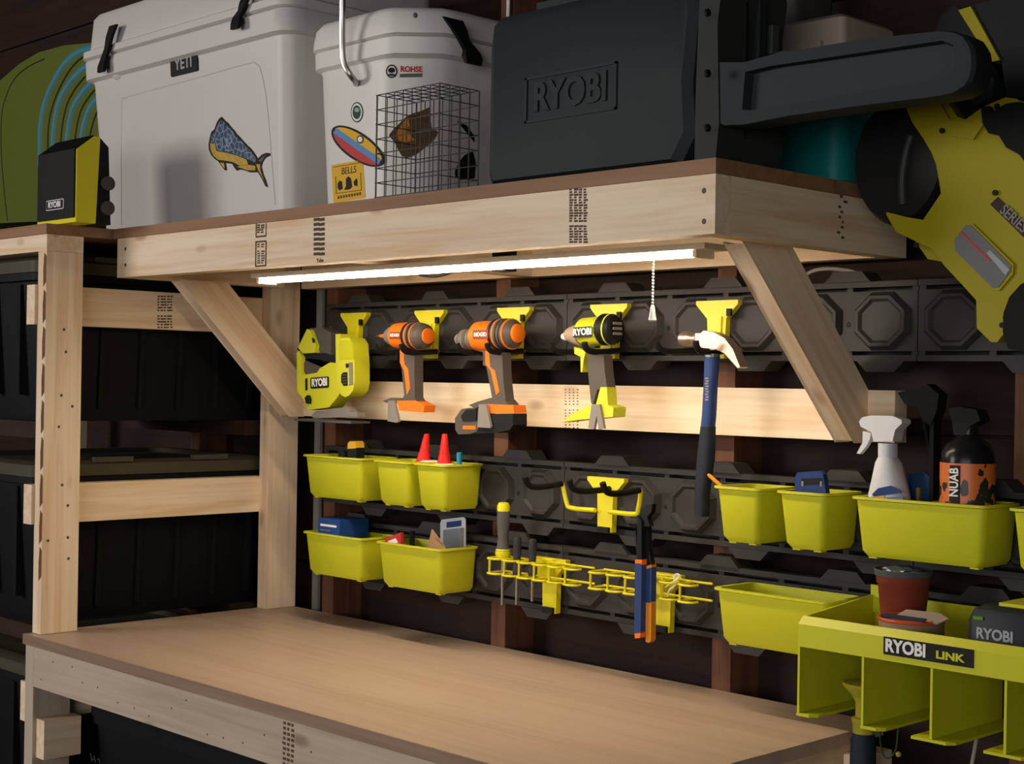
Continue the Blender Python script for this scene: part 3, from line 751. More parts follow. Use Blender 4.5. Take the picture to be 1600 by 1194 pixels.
def sbin(pxl, pyl, wd, zr, label):
    x = bx(pxl, pyl); return make_bin(x, x + wd, zr, 0, label, GB), x
_, A1 = sbin(474, 712, LG, 1.302, 'long lime bin on the upper left with the black and yellow stapler in it')
_, A2 = sbin(584, 723, 0.118, 1.302, 'small lime bin between the two other upper left bins')
_, A3 = sbin(646, 730, 0.103, 1.302, 'small lime bin holding two red cone nozzles')
_, B1 = sbin(474, 830, LG, 1.122, 'long lime bin on the lower left with a blue box in it')
_, B2 = sbin(588, 848, LG, 1.122, 'long lime bin on the lower left holding a blister pack and cardboard')
_, C1 = sbin(1116, 760, SM, 1.302, 'small lime bin right of the hammer with an orange stick')
_, C2 = sbin(1214, 768, SM, 1.302, 'small lime bin holding a blue slotted handle')
_, C3 = sbin(1332, 780, 0.236, 1.302, 'long lime bin holding the white spray bottle and dark jug')
_, C4 = sbin(1578, 795, LG, 1.302, 'lime bin cut off by the right edge of the photo')
_, D1 = sbin(1116, 918, 0.234, 1.122, 'long empty lime bin left of the lime tool tray')

# contents of the bins
ZB = 1.302
def cone(name, label, cat, px, py_top, z0, r0, r1, mat, y, group=None, lean=0.0, basemat=None):
    q = P(px, py_top, y=y)
    t = thing(name, label, cat, (q.x, y, z0), group)
    bm = new(); n = 16; h = q.z - z0
    loft(bm, [ring((q.x - lean * (tt - 1) * h * -1, y, z0 + tt * h), r, 'z', n) for tt, r in ((0, r0 * 1.15), (0.1, r0), (0.35, r0 * 0.82), (0.36, r0 * 0.75), (0.98, r1), (1, r1 * .8))])
    finish('cone', bm, mat, t, smooth=True)
    if basemat:
        bm = new(); lathe(bm, [(-0.02, r0 * 1.3), (0.0, r0 * 1.5), (0.006, r0 * 1.5), (0.009, r0 * 1.1)], (q.x + lean * h, y, z0 - 0.002), 'z', 16)
        finish('base_ring', bm, basemat, t, smooth=True)
    return t
cone('caulk_nozzle', 'leaning red cone nozzle with a white base in the small left bin', 'nozzle', 667, 678, 1.297, 0.0155, 0.006, RED, 2.20, 'red cone nozzles', 0.18, PURE)
cone('caulk_nozzle', 'upright red cone nozzle with a white base in the small left bin', 'nozzle', 695, 678, 1.293, 0.0155, 0.006, RED, 2.20, 'red cone nozzles', 0.0, PURE)
cone('marker_cap', 'short sky blue cap beside the red cone nozzles', 'cap', 718, 707, 1.27, 0.0075, 0.006, plastic('sky_blue_cap', (0.03, 0.30, 0.55), 0.4), 2.215)
# stapler in A1
st = thing('staple_gun', 'black and yellow staple gun standing in the upper left bin', 'tool', (P(555, 705, y=2.19).x, 2.19, 1.25))
slab(st, 'body', BLK, [(544, 700), (568, 700), (568, 735), (545, 735)], 0.012, 2.19)
slab(st, 'top', plastic('amber_yellow_plastic', (0.75, 0.42, 0.02), 0.45), [(544, 701), (546, 692), (551, 689.5), (563, 689.5), (567, 693), (568, 701)], 0.0125, 2.19)
slab(st, 'lever', BLK, [(529, 704), (534, 703), (546, 706), (546, 716), (530, 716)], 0.008, 2.19)
# blue box in B1
bb = thing('blue_box', 'small dark blue cardboard box lying in the lower left bin', 'box', (-2.84, 2.17, 1.08))
qa = P(497, 809, y=2.15); qb = P(531, 812, y=2.15)
finish('carton', B(qa.x, qb.x, 2.15, 2.235, 1.10, qa.z), plastic('blue_carton', (0.015, 0.06, 0.24), 0.5), bb, bev=0.002)
finish('print_line', B(qa.x + 0.01, qb.x - 0.012, 2.1493, 2.1501, qa.z - 0.018, qa.z - 0.013), PURE, bb)
finish('print_line', B(qa.x + 0.01, qb.x - 0.035, 2.1493, 2.1501, qa.z - 0.028, qa.z - 0.026), LGREY, bb)
# B2 contents
rp = thing('red_packet', 'red and white packet in the lower left bin', 'packet', (P(610, 845, y=2.17).x, 2.17, 1.06))
slab(rp, 'wrapper', plastic('red_packet_print', (0.50, 0.03, 0.03), 0.5), [(602, 842), (630, 832), (630, 880), (604, 880)], 0.004, 2.158, 0.001)
decal(rp, 'print_blob', PURE, [(606, 846), (618, 841), (622, 848), (610, 851)], 2.154, 0.0005)
bs = P(644, 830, y=2.19); tag(finish('black_rod', tube(new(), [(bs.x, 2.19, 1.04), (bs.x, 2.19, bs.z)], [0.006, 0.006]), RUB, bev=0.001), 'short black rod standing between red packet and cardboard', 'rod')
cb = thing('cardboard_piece', 'folded brown cardboard corner in the lower left bin', 'cardboard', (P(680, 850, y=2.16).x, 2.16, 1.05))
slab(cb, 'panel', CARD, [(665, 870), (675, 827), (697, 856), (690, 875)], 0.0015, 2.165, 0)
slab(cb, 'flap', CARD, [(672, 875), (676, 840), (697, 858), (692, 878)], 0.0015, 2.155, 0)
bp_ = thing('blister_pack', 'upright clear blister pack with a pale card', 'package', (P(707, 840, y=2.18).x, 2.18, 1.05))
slab(bp_, 'backing_card', plastic('pale_card', (0.45, 0.48, 0.55), 0.5), [(688, 817), (690, 812), (725, 808), (728, 812), (728, 870), (688, 872)], 0.001, 2.22, 0)
decal(bp_, 'header_print', BLUE, [(698, 816), (721, 813), (721, 822), (698, 825)], 2.219, 0.0006)
slab(bp_, 'bubble', CLEAR, [(693, 828), (724, 825), (724, 866), (693, 868)], 0.005, 2.213, 0.003)
# C1 orange stick, C2 blue handle
q1 = P(1106, 741, y=2.16); q2 = P(1124, 757, y=2.17)
d_ = (q2 - q1).normalized()
tag(finish('orange_stick', tube(new(), [q1, q1 + d_ * 0.004, q1 + d_ * 0.05], [0.002, 0.0035, 0.0035]), plastic('amber_stick', (0.80, 0.33, 0.02), 0.4), smooth=True), 'short orange stick leaning out of the bin by the hammer', 'stick')
bh = thing('slotted_handle', 'blue plate with two slots standing in a small bin', 'tool', (P(1268, 755, y=2.18).x, 2.18, 1.23))
slab(bh, 'plate', BLUE, [(1243, 745), (1247, 738), (1284, 736), (1291, 741), (1296, 770), (1296, 800), (1243, 800)], 0.006, 2.18, 0.002)
for a in (1254, 1283):
    decal(bh, 'slot', LGREY, [(a - 1.5, 752), (a + 1.5, 752), (a + 1.5, 760), (a - 1.5, 760)], 2.174, 0.0008)
decal(bh, 'recess', BLK, [(1252, 748), (1285, 747), (1286, 757), (1252, 759)], 2.174, 0.0004)
# spray bottle
YS = 2.185
sp = thing('spray_bottle', 'white trigger spray bottle standing in the long right bin', 'spray bottle', (P(1390, 780, y=YS).x, YS, 1.215))
K = lambda l: crop(l, 1080, 620, 3.077)
def bottle(parent, name, mat, sec, yc, half):
    bm = new(); loops = []
    for (xa, xb, yy, hf) in sec:
        a = P(xa, yy, y=yc); b_ = P(xb, yy, y=yc); k_ = hf * 0.42; a.x += k_; b_.x -= k_; r = min(b_.x - a.x, 2 * hf) * 0.45
        loops.append([(x, y, a.z) for x, y in rrect(a.x, b_.x, yc - hf, yc + hf, r, n=4)])
    loft(bm, loops); return finish(name, bm, mat, parent, smooth=True, ang=50)
SPW = plastic('spray_white_plastic', (0.62, 0.64, 0.66), 0.4, var=0.02)
bottle(sp, 'bottle', SPW, [(1366, 1424, 860, .024), (1350, 1430, 790, .028), (1352, 1428, 770, .028), (1358, 1421, 745, .027), (1365, 1413, 722, .024), (1370, 1405, 714, .018)], YS, 0.03)
bottle(sp, 'collar', SPW, [(1370, 1405, 715, .017), (1370, 1405, 692, .017)], YS, 0.02)
slab(sp, 'trigger_head', SPW, K([(812, 118), (830, 98), (880, 90), (1000, 92), (1050, 112), (1053, 128), (1015, 160), (1000, 215), (893, 215), (880, 170), (820, 142)]), 0.014, YS, 0.006)
slab(sp, 'trigger', SPW, K([(832, 165), (878, 175), (872, 205), (850, 240), (815, 275), (797, 272), (830, 220)]), 0.005, YS, 0.003)
decal(sp, 'label_print', BLUE, K([(870, 470), (900, 440), (960, 428), (1005, 450), (1012, 462), (880, 480)]), YS - 0.0282)
decal(sp, 'label_print', plastic('pale_orange_print', (0.6, 0.35, 0.1), 0.5), K([(865, 480), (930, 470), (930, 505), (860, 505)]), YS - 0.0282)
decal(sp, 'label_print', plastic('blue_grey_print', (0.12, 0.17, 0.32), 0.5), K([(935, 485), (1020, 480), (1022, 500), (935, 505)]), YS - 0.0282)
# blue package behind the bottle
bk = thing('blue_package', 'dark blue blister card between spray bottle and jug', 'package', (P(1437, 760, y=2.215).x, 2.215, 1.22))
slab(bk, 'card', plastic('dark_blue_card', (0.008, 0.03, 0.09), 0.4), [(1420, 740), (1445, 737), (1453, 745), (1458, 800), (1420, 800)], 0.0015, 2.215, 0)
slab(bk, 'brass_screw', plastic('brass', (0.35, 0.27, 0.05), 0.4, metal=0.7), [(1432, 762), (1440, 762), (1440, 795), (1432, 795)], 0.004, 2.211, 0.002)
# black jug with camouflage label
YJ = 2.198; jx = P(1512, 760, y=YJ).x; jr = 0.0425
jg2 = thing('black_jug', 'black bottle with an orange and black patterned label', 'bottle', (jx, YJ, 1.215))
zt = P(1513, 722, y=YJ).z
bm = new(); lathe(bm, [(0, jr * .9), (0.004, jr), (zt - 1.215, jr), (zt - 1.215 + 0.014, jr * .97), (zt - 1.215 + 0.028, jr * .8), (zt - 1.215 + 0.038, jr * .5), (zt - 1.215 + 0.044, jr * .36), (zt - 1.215 + 0.06, jr * .36)], (jx, YJ, 1.215), 'z', 32)
finish('bottle', bm, plastic('glossy_black_plastic', (0.01, 0.01, 0.011), 0.25), jg2, smooth=True)
def camo():
    m = bpy.data.materials.new('orange_black_label'); nt, b = nodes_of(m); N = nt.nodes.new; L = nt.links.new
    tc = N('ShaderNodeTexCoord'); mp = N('ShaderNodeMapping'); mp.inputs['Scale'].default_value = (1.6, 1.6, 1)
    L(tc.outputs['Object'], mp.inputs[0])
    n = N('ShaderNodeTexNoise'); n.inputs['Scale'].default_value = 42; n.inputs['Detail'].default_value = 1.5
    L(mp.outputs[0], n.inputs['Vector'])
    sep = N('ShaderNodeSeparateXYZ'); L(tc.outputs['Object'], sep.inputs[0])
    ma = N('ShaderNodeMath'); ma.operation = 'MULTIPLY_ADD'; ma.inputs[1].default_value = 3.2; ma.inputs[2].default_value = -0.32
    L(sep.outputs[2], ma.inputs[0])
    ad = N('ShaderNodeMath'); ad.operation = 'ADD'; L(n.outputs['Fac'], ad.inputs[0]); L(ma.outputs[0], ad.inputs[1])
    r = N('ShaderNodeValToRGB'); r.color_ramp.interpolation = 'CONSTANT'
    r.color_ramp.elements[0].color = (0.012, 0.013, 0.014, 1); r.color_ramp.elements[1].position = 0.5; r.color_ramp.elements[1].color = (0.62, 0.15, 0.03, 1)
    L(ad.outputs[0], r.inputs[0]); L(r.outputs[0], b.inputs['Base Color']); b.inputs['Roughness'].default_value = 0.4
    return m
bm = new(); lathe(bm, [(0.012, jr + 0.0002), (0.012, jr + 0.0008), (zt - 1.215 - 0.001, jr + 0.0008), (zt - 1.215 - 0.001, jr + 0.0002)], (jx, YJ, 1.215), 'z', 32)
finish('label', bm, camo(), jg2, smooth=True)
dv = Vector((math.sin(YAW) * 0.55, -math.cos(YAW), 0)).normalized()
def curved_text(s, size, ang, z0, mat, rot90=True):
    # letters laid round the jug: placed on a tangent plane
    n = Vector((math.sin(ang), -math.cos(ang), 0)); tx = Vector((math.cos(ang), math.sin(ang), 0))
    up = Vector((0, 0, 1))
    R = Matrix((up, -tx, n)).transposed() if rot90 else Matrix((tx, up, n)).transposed()
    text(s, size, Vector((jx, YJ, z0)) + n * (jr + 0.0012), R, mat, jg2, 'lettering', 0.0004, 0.02, 0.8)
bm = new()
for a0, a1 in ((-0.18, 0.24),):
    loops = [[(jx + (jr + 0.001) * math.sin(a0 + (a1 - a0) * k / 6), YJ - (jr + 0.001) * math.cos(a0 + (a1 - a0) * k / 6), zz) for k in range(7)] for zz in (1.23, zt - 0.004)]
    v = [[bm.verts.new(p) for p in l] for l in loops]
    for k in range(6): bm.faces.new((v[0][k], v[0][k + 1], v[1][k + 1], v[1][k]))
finish('label_band', bm, INK, jg2, smooth=True)
curved_text('NUAB', 0.021, 0.02, zt - 0.031, PURE)
curved_text('FIT', 0.021, 0.02, zt - 0.072, plastic('dark_red_print', (0.35, 0.03, 0.015), 0.5, bump=0))
# trigger head on the jug, and another dark sprayer behind
K2 = lambda l: crop(l, 1380, 580, 5.427)
slab(jg2, 'trigger_head', RUB, K2([(560, 320), (680, 300), (860, 330), (900, 420), (780, 470), (740, 540), (620, 540), (600, 420)]), 0.016, YJ, 0.004)
ds = thing('black_sprayer', 'black trigger sprayer behind the white spray bottle', 'spray bottle', (P(1440, 700, y=2.225).x, 2.225, 1.215))
slab(ds, 'trigger_head', RUB, K2([(130, 180), (320, 150), (420, 110), (540, 200), (520, 330), (460, 460), (380, 430), (330, 300), (200, 280)]), 0.014, 2.225, 0.004)
slab(ds, 'trigger', RUB, K2([(330, 420), (365, 420), (420, 680), (395, 680)]), 0.005, 2.225, 0.002)
slab(ds, 'neck', RUB, K2([(400, 420), (480, 430), (480, 1100), (400, 1100)]), 0.012, 2.225, 0.003)

# ------------------------------------------------------------------ lime tool tray
TX0, TX1, TY = -1.410, -0.80, 2.026
lt = thing('tool_tray', 'lime tool tray with open slots below and a black front badge', 'tool tray', (-1.1, 2.14, 0.955))
def tray_band():
    bm = new()
    prism(bm, [(TY, 1.064), (TY, 1.100), (TY + 0.012, 1.112), (TY + 0.016, 1.112), (TY + 0.008, 1.098), (TY + 0.008, 1.064)], 'x', TX0, TX1); return bm
finish('front_band', tray_band(), YEL, lt, bev=0.0015)
bm = new(); prism(bm, [(TY + 0.008, 1.064), (2.247, 1.064), (2.247, 1.130), (TY + 0.02, 1.112), (TY + 0.008, 1.10)], 'x', TX0, TX0 + 0.005); finish('side_wall', bm, YEL, lt)
finish('back_wall', B(TX0 + 0.0055, TX1, 2.242, 2.248, 1.064, 1.130), YEL, lt)
finish('tray_floor', B(TX0 + 0.0055, TX1, TY + 0.0085, 2.2415, 1.064, 1.069), YEL, lt)
finish('mount_tab', B(TX0 + 0.0, TX0 + 0.025, 2.236, 2.2415, 1.1, 1.146), YEL, lt)
for k in range(6):
    x = TX0 + k * 0.1185
    finish('divider', B(x, x + 0.004, TY, 2.24, 0.958, 1.0635), YEL, lt)
    if k == 0: a, b_ = x, x + 0.034
    elif k == 1: a, b_ = x, x + 0.038
    else: a, b_ = x - 0.030, x + 0.038
    bm = new(); prism(bm, [(a, TY - 0.002), (b_ - 0.01, TY - 0.002), (b_, TY + 0.01), (b_, 2.24), (a, 2.24)], 'z', 0.9535, 0.9578); finish('ledge', bm, YEL, lt)
qa = P(1381, 1007, y=TY); qb = P(1522, 1030, y=TY)
bd_ = finish('badge', B(qa.x, qb.x, TY - 0.0012, TY + 0.0005, 1.0735, 1.1005), INK, lt)
text('RYOBI', 0.0265, (qa.x + 0.038, TY - 0.0016, 1.087), FRONT, PURE, bd_, off=0.035, wscale=0.93)
text('LINK', 0.0155, (qa.x + 0.112, TY - 0.0016, 1.085), FRONT, YEL, bd_, off=0.04, wscale=1.35)
# plant pot
YO = 2.165
q = P(1412, 897, y=YO); pr = 0.043
pp = thing('plant_pot', 'small terracotta coloured pot at the back of the lime tray', 'pot', (q.x, YO, 1.0695))
hh = q.z - 1.0695
bm = new(); lathe(bm, [(0, pr * .72), (hh - 0.016, pr * .95), (hh - 0.014, pr), (hh, pr * 1.02), (hh, pr * .93), (hh - 0.03, pr * .85), (0.02, pr * .6)], (q.x, YO, 1.0695), 'z', 28)
finish('pot', bm, TERRA, pp, smooth=True, ang=50)
bm = new(); lathe(bm, [(-0.002, pr * 0.95), (-0.002, pr * 1.07), (0.007, pr * 1.10), (0.008, pr * 1.06), (0.003, pr * .95)], (q.x, YO, q.z), 'z', 28)
finish('rim', bm, plastic('grey_rim', (0.07, 0.075, 0.08), 0.5), pp, smooth=True)
bm = new(); bmesh.ops.create_icosphere(bm, subdivisions=3, radius=1)
for v in bm.verts:
    s = 1 + 0.18 * math.sin(v.co.x * 9 + 1) * math.sin(v.co.y * 11) + random.uniform(-.05, .05)
    v.co = Vector((q.x + v.co.x * pr * .8 * s, YO + v.co.y * pr * .8 * s, q.z + 0.0035 + v.co.z * 0.010 * s))
tag(finish('plastic_bag', bm, plastic('crinkled_clear_bag', (0.10, 0.12, 0.14), 0.12, trans=0.3), smooth=False), 'crinkled clear bag lying in the mouth of the terracotta pot', 'bag')
# orange tape roll with papers
q = P(1445, 962, y=2.09)
q = P(1424, 965, y=2.095)
tr = thing('cord_spool', 'orange flat spool lying in the lime tray before the pot', 'spool', (q.x, 2.09, 1.0695))
bm = new(); R = 0.050
loft(bm, [ring((q.x, 2.095, zz), rr, 'z', 32) for zz, rr in ((1.070, R), (1.118, R), (1.122, R * .97), (1.118, R * .92), (1.112, R * .5), (1.112, R * .4), (1.070, R * .4))])
finish('spool', bm, plastic('pale_spool_side', (0.22, 0.15, 0.10), 0.6), tr, smooth=True)
finish('flange', tube(new(), ring((q.x, 2.095, 1.121), R * .97, 'z', 32), 0.003, 8, True), plastic('orange_red_rim', (0.55, 0.07, 0.02), 0.4), tr, smooth=True)
bm = new(); prism(bm, [(-0.035, -0.022), (0.035, -0.026), (0.042, 0.004), (0.02, 0.024), (-0.03, 0.018)], 'z', 0, 0.002)
o = finish('paper_tag', bm, plastic('pale_pink_paper', (0.42, 0.33, 0.30), 0.8), loc=(q.x + 0.016, 2.097, 1.1265)); o.rotation_euler = (0.16, 0.05, 0.2)
tag(o, 'pale paper tag lying on the orange spool', 'paper')
bm = new(); prism(bm, [(-0.036, -0.006), (0.036, -0.010), (0.036, 0.004), (-0.036, 0.008)], 'z', 0, 0.002)
o = finish('blue_tag', bm, plastic('dark_blue_tag', (0.02, 0.035, 0.07), 0.5), loc=(q.x + 0.004, 2.066, 1.1255)); o.rotation_euler = (0.18, 0.0, 0.12)
tag(o, 'dark blue printed tag in front of the pale paper tag', 'tag')
# charger
qa = P(1517, 960, y=2.09)
ch = thing('battery_charger', 'black battery charger in the lime tray at the right edge', 'charger', (qa.x + 0.055, 2.12, 1.0695))
bm = new(); x0 = qa.x; x1 = x0 + 0.12
loft(bm, [[(x, y, zz) for x, y in rrect(x0 + e, x1 - e, 2.075 + e, 2.19, 0.012, n=3)] for zz, e in ((1.0695, 0.0), (1.135, 0.0), (1.152, 0.006), (1.158, 0.016))])
finish('body', bm, plastic('dark_blue_charger', (0.018, 0.022, 0.03), 0.45), ch, smooth=True)
text('RYOBI', 0.022, (x0 + 0.047, 2.0745, 1.117), FRONT, plastic('grey_print', (0.35, 0.37, 0.38), 0.5, bump=0), ch, off=0.035, wscale=0.95)
finish('light', B(x0 + 0.012, x0 + 0.028, 2.074, 2.0765, 1.137, 1.142), plastic('green_lens', (0.12, 0.25, 0.02), 0.3), ch)
finish('battery_bay', B(x0 + 0.04, x1 - 0.01, 2.10, 2.18, 1.156, 1.163), YEL, ch, bev=0.002)
# tool hanging in the first slot
q = P(1349, 1150, y=2.10)
ft = thing('hanging_tool', 'dark handled tool with a yellow flared neck hanging in the lime tray', 'tool', (q.x, 2.10, 0.72))
bm = new(); n_ = [(0, 0.0165), (0.016, 0.018), (0.021, 0.0195), (0.025, 0.0195), (0.027, 0.013), (0.05, 0.0135), (0.063, 0.021), (0.075, 0.0335), (0.079, 0.035), (0.081, 0.033)]
zb = P(1349, 1146, y=2.10).z
lathe(bm, n_, (q.x, 2.10, zb), 'z', 24); finish('neck', bm, plastic('mustard_plastic', (0.38, 0.32, 0.03), 0.45), ft, smooth=True)
bm = new(); lathe(bm, [(0.001, 0.0165), (-0.01, 0.0205), (-0.16, 0.021), (-0.165, 0.019)], (q.x, 2.10, zb), 'z', 20); finish('grip', bm, plastic('navy_black_grip', (0.013, 0.02, 0.032), 0.6), ft, smooth=True)
gp = [P(1376, 1120, y=2.18), P(1375, 1150, y=2.18), P(1379, 1176, y=2.18), P(1388, 1185, y=2.18), P(1400, 1170, y=2.18), P(1404, 1120, y=2.18)]
gc = thing('green_cord', 'thin green cord loop with a yellow bead below the tray', 'cord', tuple(gp[3]))
finish('cord', tube(new(), smoothpath(gp), 0.0013, 6), plastic('green_cord', (0.03, 0.09, 0.03), 0.6), gc, smooth=True)
bm = new(); bmesh.ops.create_icosphere(bm, subdivisions=2, radius=0.005, matrix=Matrix.Translation(P(1404, 1179, y=2.18))); finish('bead', bm, plastic('yellow_bead', (0.35, 0.33, 0.05), 0.5), gc, smooth=True)
wp = [P(1528, 1140, y=2.27), P(1524, 1165, y=2.27), P(1518, 1200, y=2.27), P(1512, 1260, y=2.27)]
tag(finish('white_cable', tube(new(), smoothpath(wp), 0.0032, 8), plastic('white_cable', (0.35, 0.32, 0.29), 0.5), smooth=True), 'white cable hanging below the tool tray on the right', 'cable')
wp = [P(1255, 432, y=2.275), P(1272, 423, y=2.275), P(1295, 420, y=2.275), P(1325, 423, y=2.275), P(1345, 429, y=2.275), P(1357, 436, y=2.275)]
tag(finish('white_cable', tube(new(), smoothpath(wp), 0.0035, 8), plastic('white_cable', (0.4, 0.35, 0.31), 0.5), smooth=True), 'white cable arching above the top wall rail behind the brace', 'cable')

# ------------------------------------------------------------------ things on the shelf
SZ = 1.8162
# big white cooler
c1 = thing('large_cooler', 'large white hard cooler with a fish sticker and black latches', 'cooler', (-3.0, 2.1, SZ))
C1Y = 1.90; BX0, BX1 = -3.423, -2.627
def c1loop(z, e, r=0.045):
    return [(x, y, z) for x, y in rrect(BX0 - e * 0.75, BX1 + e * 0.4, C1Y - e * 0.55, 2.29, r, n=5)]
ZR = 2.207
bm = new(); loft(bm, [c1loop(SZ, 0, 0.04), c1loop(SZ + 0.01, 0.004), c1loop(ZR - 0.006, 0.045), c1loop(ZR, 0.048), c1loop(ZR + 0.006, 0.072, 0.05), c1loop(ZR + 0.05, 0.075, 0.05), c1loop(ZR + 0.054, 0.068)])
finish('body', bm, WHITE, c1, smooth=True, ang=40)
bm = new(); loft(bm, [c1loop(ZR + 0.0545, 0.066), c1loop(ZR + 0.059, 0.082, 0.05), c1loop(ZR + 0.075, 0.082, 0.05), c1loop(ZR + 0.081, 0.062, 0.05), c1loop(ZR + 0.155, 0.054, 0.05), c1loop(ZR + 0.168, 0.040, 0.05)])
finish('lid', bm, WHITE, c1, smooth=True, ang=40)
def cy1(z): return C1Y - 0.55 * (0.004 + 0.041 * (z - SZ - 0.01) / (ZR - SZ - 0.016))
TILT1 = math.atan(0.55 * 0.041 / (ZR - SZ))
def onc1(px, py, d=0.0):
    q = P(px, py, y=C1Y)
    for _ in range(3): q = P(px, py, y=cy1(q.z) - d)
    return q
# pressed outline of the front panel
pp_ = [(190, 352), (190, 170), (195, 155), (210, 148), (300, 124), (385, 100), (400, 100), (408, 112), (418, 170), (430, 320)]
finish('panel_outline', tube(new(), smoothpath([onc1(a, b_) for a, b_ in pp_], 3), 0.0016, 6), WHITE, c1, smooth=True)
# badge
q = onc1(289, 98)
R1 = Matrix.Rotation(TILT1, 3, 'X')
def tilted_plate(parent, name, mat, q, w_, h, th, r, R, d=0.0):
    bm = new()
    loft(bm, [[tuple(q + R @ Vector((a, y, b_))) for a, b_ in rrect(-w_ / 2, w_ / 2, -h / 2, h / 2, r)] for y in (0.001, -th)])
    return finish(name, bm, mat, parent)
tilted_plate(c1, 'badge', INK, q, 0.112, 0.052, 0.004, 0.004, R1)
text('YETI', 0.037, q + R1 @ Vector((0, -0.0045, -0.002)), R1 @ Matrix.Rotation(PI / 2, 3, 'X'), plastic('grey_print', (0.35, 0.37, 0.38), 0.5, bump=0), c1, off=0.02, wscale=1.0)
# latches
def latch(parent, top, base, nrm, wid, mat=RUB):
    t_, b_ = Vector(top), Vector(base); n = Vector(nrm); s = n.cross(Vector((0, 0, 1))).normalized()
    bm = new(); secs = []
    mid = t_.lerp(b_, 0.55) + n * 0.012
    for p, ww, th in ((t_ + n * 0.004, wid, 0.006), (t_.lerp(mid, 0.5) + n * 0.004, wid * .8, 0.007), (mid, wid * .55, 0.008), (b_ + n * 0.016 + Vector((0, 0, 0.012)), wid * .75, 0.010), (b_ + n * 0.018, wid * .9, 0.012), (b_ + n * 0.022 - Vector((0, 0, 0.014)), wid * .8, 0.007)):
        secs.append([tuple(p + s * a * ww / 2 + n * d * th) for a, d in ((-1, -.5), (1, -.5), (1, .5), (-1, .5))])
    loft(bm, secs); la = finish('latch', bm, mat, parent, bev=0.002)
    return la
def flatq(px, py, y): return P(px, py, y=y)
for (tx, ty, bx_, by_) in ((180, 40, 171, 106), (390, -8, 381, 38)):
    latch(c1, flatq(tx, ty, C1Y - 0.048), flatq(bx_, by_, C1Y - 0.038), (0, -1, 0), 0.034)
    q = flatq(bx_ + 10, by_ + 6, C1Y - 0.03); bm = new()
    bmesh.ops.create_icosphere(bm, subdivisions=2, radius=1)
    for v in bm.verts: v.co = Vector((q.x + v.co.x * 0.030, C1Y - 0.018 + v.co.y * 0.018, q.z + v.co.z * 0.022))
    finish('latch_keeper', bm, WHITE, c1, smooth=True)
# fish sticker, a part of the cooler
FS = lambda l: [onc1(300 + a / 7.957, 160 + b_ / 7.957, 0.0008) for a, b_ in l]
def sticker(parent, name, mat, poly, d, cyf=None):
    bm = new(); n = len(poly)
    A = [bm.verts.new(p + Vector((0, -d, 0))) for p in poly]; Bk = [bm.verts.new(p + Vector((0, 0.0005, 0))) for p in poly]
    bm.faces.new(A)
    for i in range(n): bm.faces.new((A[i], A[(i + 1) % n], Bk[(i + 1) % n], Bk[i]))
    bmesh.ops.triangulate(bm, faces=bm.faces[:])
    return finish(name, bm, mat, parent)
outl = [(370, 180), (395, 205), (420, 235), (450, 255), (470, 285), (500, 320), (525, 345), (555, 390), (595, 430), (640, 480), (690, 535), (740, 580), (790, 650), (820, 700), (870, 650), (920, 628), (985, 632), (975, 660), (915, 690), (880, 745), (865, 800), (890, 900), (920, 970), (945, 1055), (915, 1045), (870, 950), (820, 870), (730, 872), (650, 845), (600, 835), (560, 850), (530, 815), (500, 765), (420, 755), (435, 845), (410, 845), (365, 790), (330, 735), (280, 700), (240, 655), (212, 590), (208, 520), (225, 430), (240, 370), (280, 335), (310, 250), (345, 195)]
fs_ = sticker(c1, 'fish_sticker', INK, FS(outl), 0.0006)
def fishmat():
    m = bpy.data.materials.new('blue_fish_print'); nt, b = nodes_of(m); N = nt.nodes.new; L = nt.links.new
    tc = N('ShaderNodeTexCoord'); v = N('ShaderNodeTexVoronoi'); v.feature = 'DISTANCE_TO_EDGE'; v.inputs['Scale'].default_value = 70
    L(tc.outputs['Object'], v.inputs['Vector'])
    r = N('ShaderNodeValToRGB'); e = r.color_ramp.elements
    e[0].position = 0.03; e[0].color = (0.16, 0.25, 0.32, 1); e[1].position = 0.10; e[1].color = (0.010, 0.03, 0.11, 1)
    e2 = r.color_ramp.elements.new(0.5); e2.color = (0.008, 0.015, 0.04, 1)
    L(v.outputs[0], r.inputs[0]); L(r.outputs[0], b.inputs['Base Color']); b.inputs['Roughness'].default_value = 0.5
    return m
FB = fishmat(); FY = plastic('yellow_fish_print', (0.50, 0.33, 0.06), 0.5, var=0.35, bump=0, scale=120)
sticker(fs_, 'fish_back_print', FB, FS([(365, 215), (400, 245), (450, 300), (500, 350), (560, 430), (640, 510), (720, 590), (780, 670), (800, 720), (790, 750), (680, 700), (560, 650), (440, 620), (320, 600), (290, 500), (235, 500), (245, 420), (290, 370), (320, 290)]), 0.0009)
sticker(fs_, 'fish_belly_print', FY, FS([(228, 510), (285, 510), (310, 605), (440, 630), (560, 660), (680, 710), (700, 770), (600, 790), (520, 745), (420, 725), (330, 715), (265, 660), (235, 590)]), 0.0009)
sticker(fs_, 'fish_tail_print', FY, FS([(800, 770), (850, 770), (850, 830), (870, 900), (905, 985), (870, 920), (825, 840)]), 0.0009)
sticker(fs_, 'fish_tail_print', plastic('green_fish_print', (0.12, 0.16, 0.08), 0.5, bump=0), FS([(830, 730), (880, 680), (930, 650), (900, 680), (865, 735)]), 0.0009)
sticker(fs_, 'fish_fin_print', FY, FS([(350, 750), (400, 755), (410, 820), (380, 795)]), 0.0009)
sticker(fs_, 'fish_fin_print', FY, FS([(560, 800), (690, 775), (790, 790), (790, 845), (690, 845), (640, 825)]), 0.0009)

WHITE2 = plastic('clean_white_plastic', (0.72, 0.70, 0.67), 0.45, var=0.03, scale=14, spec=0.5)
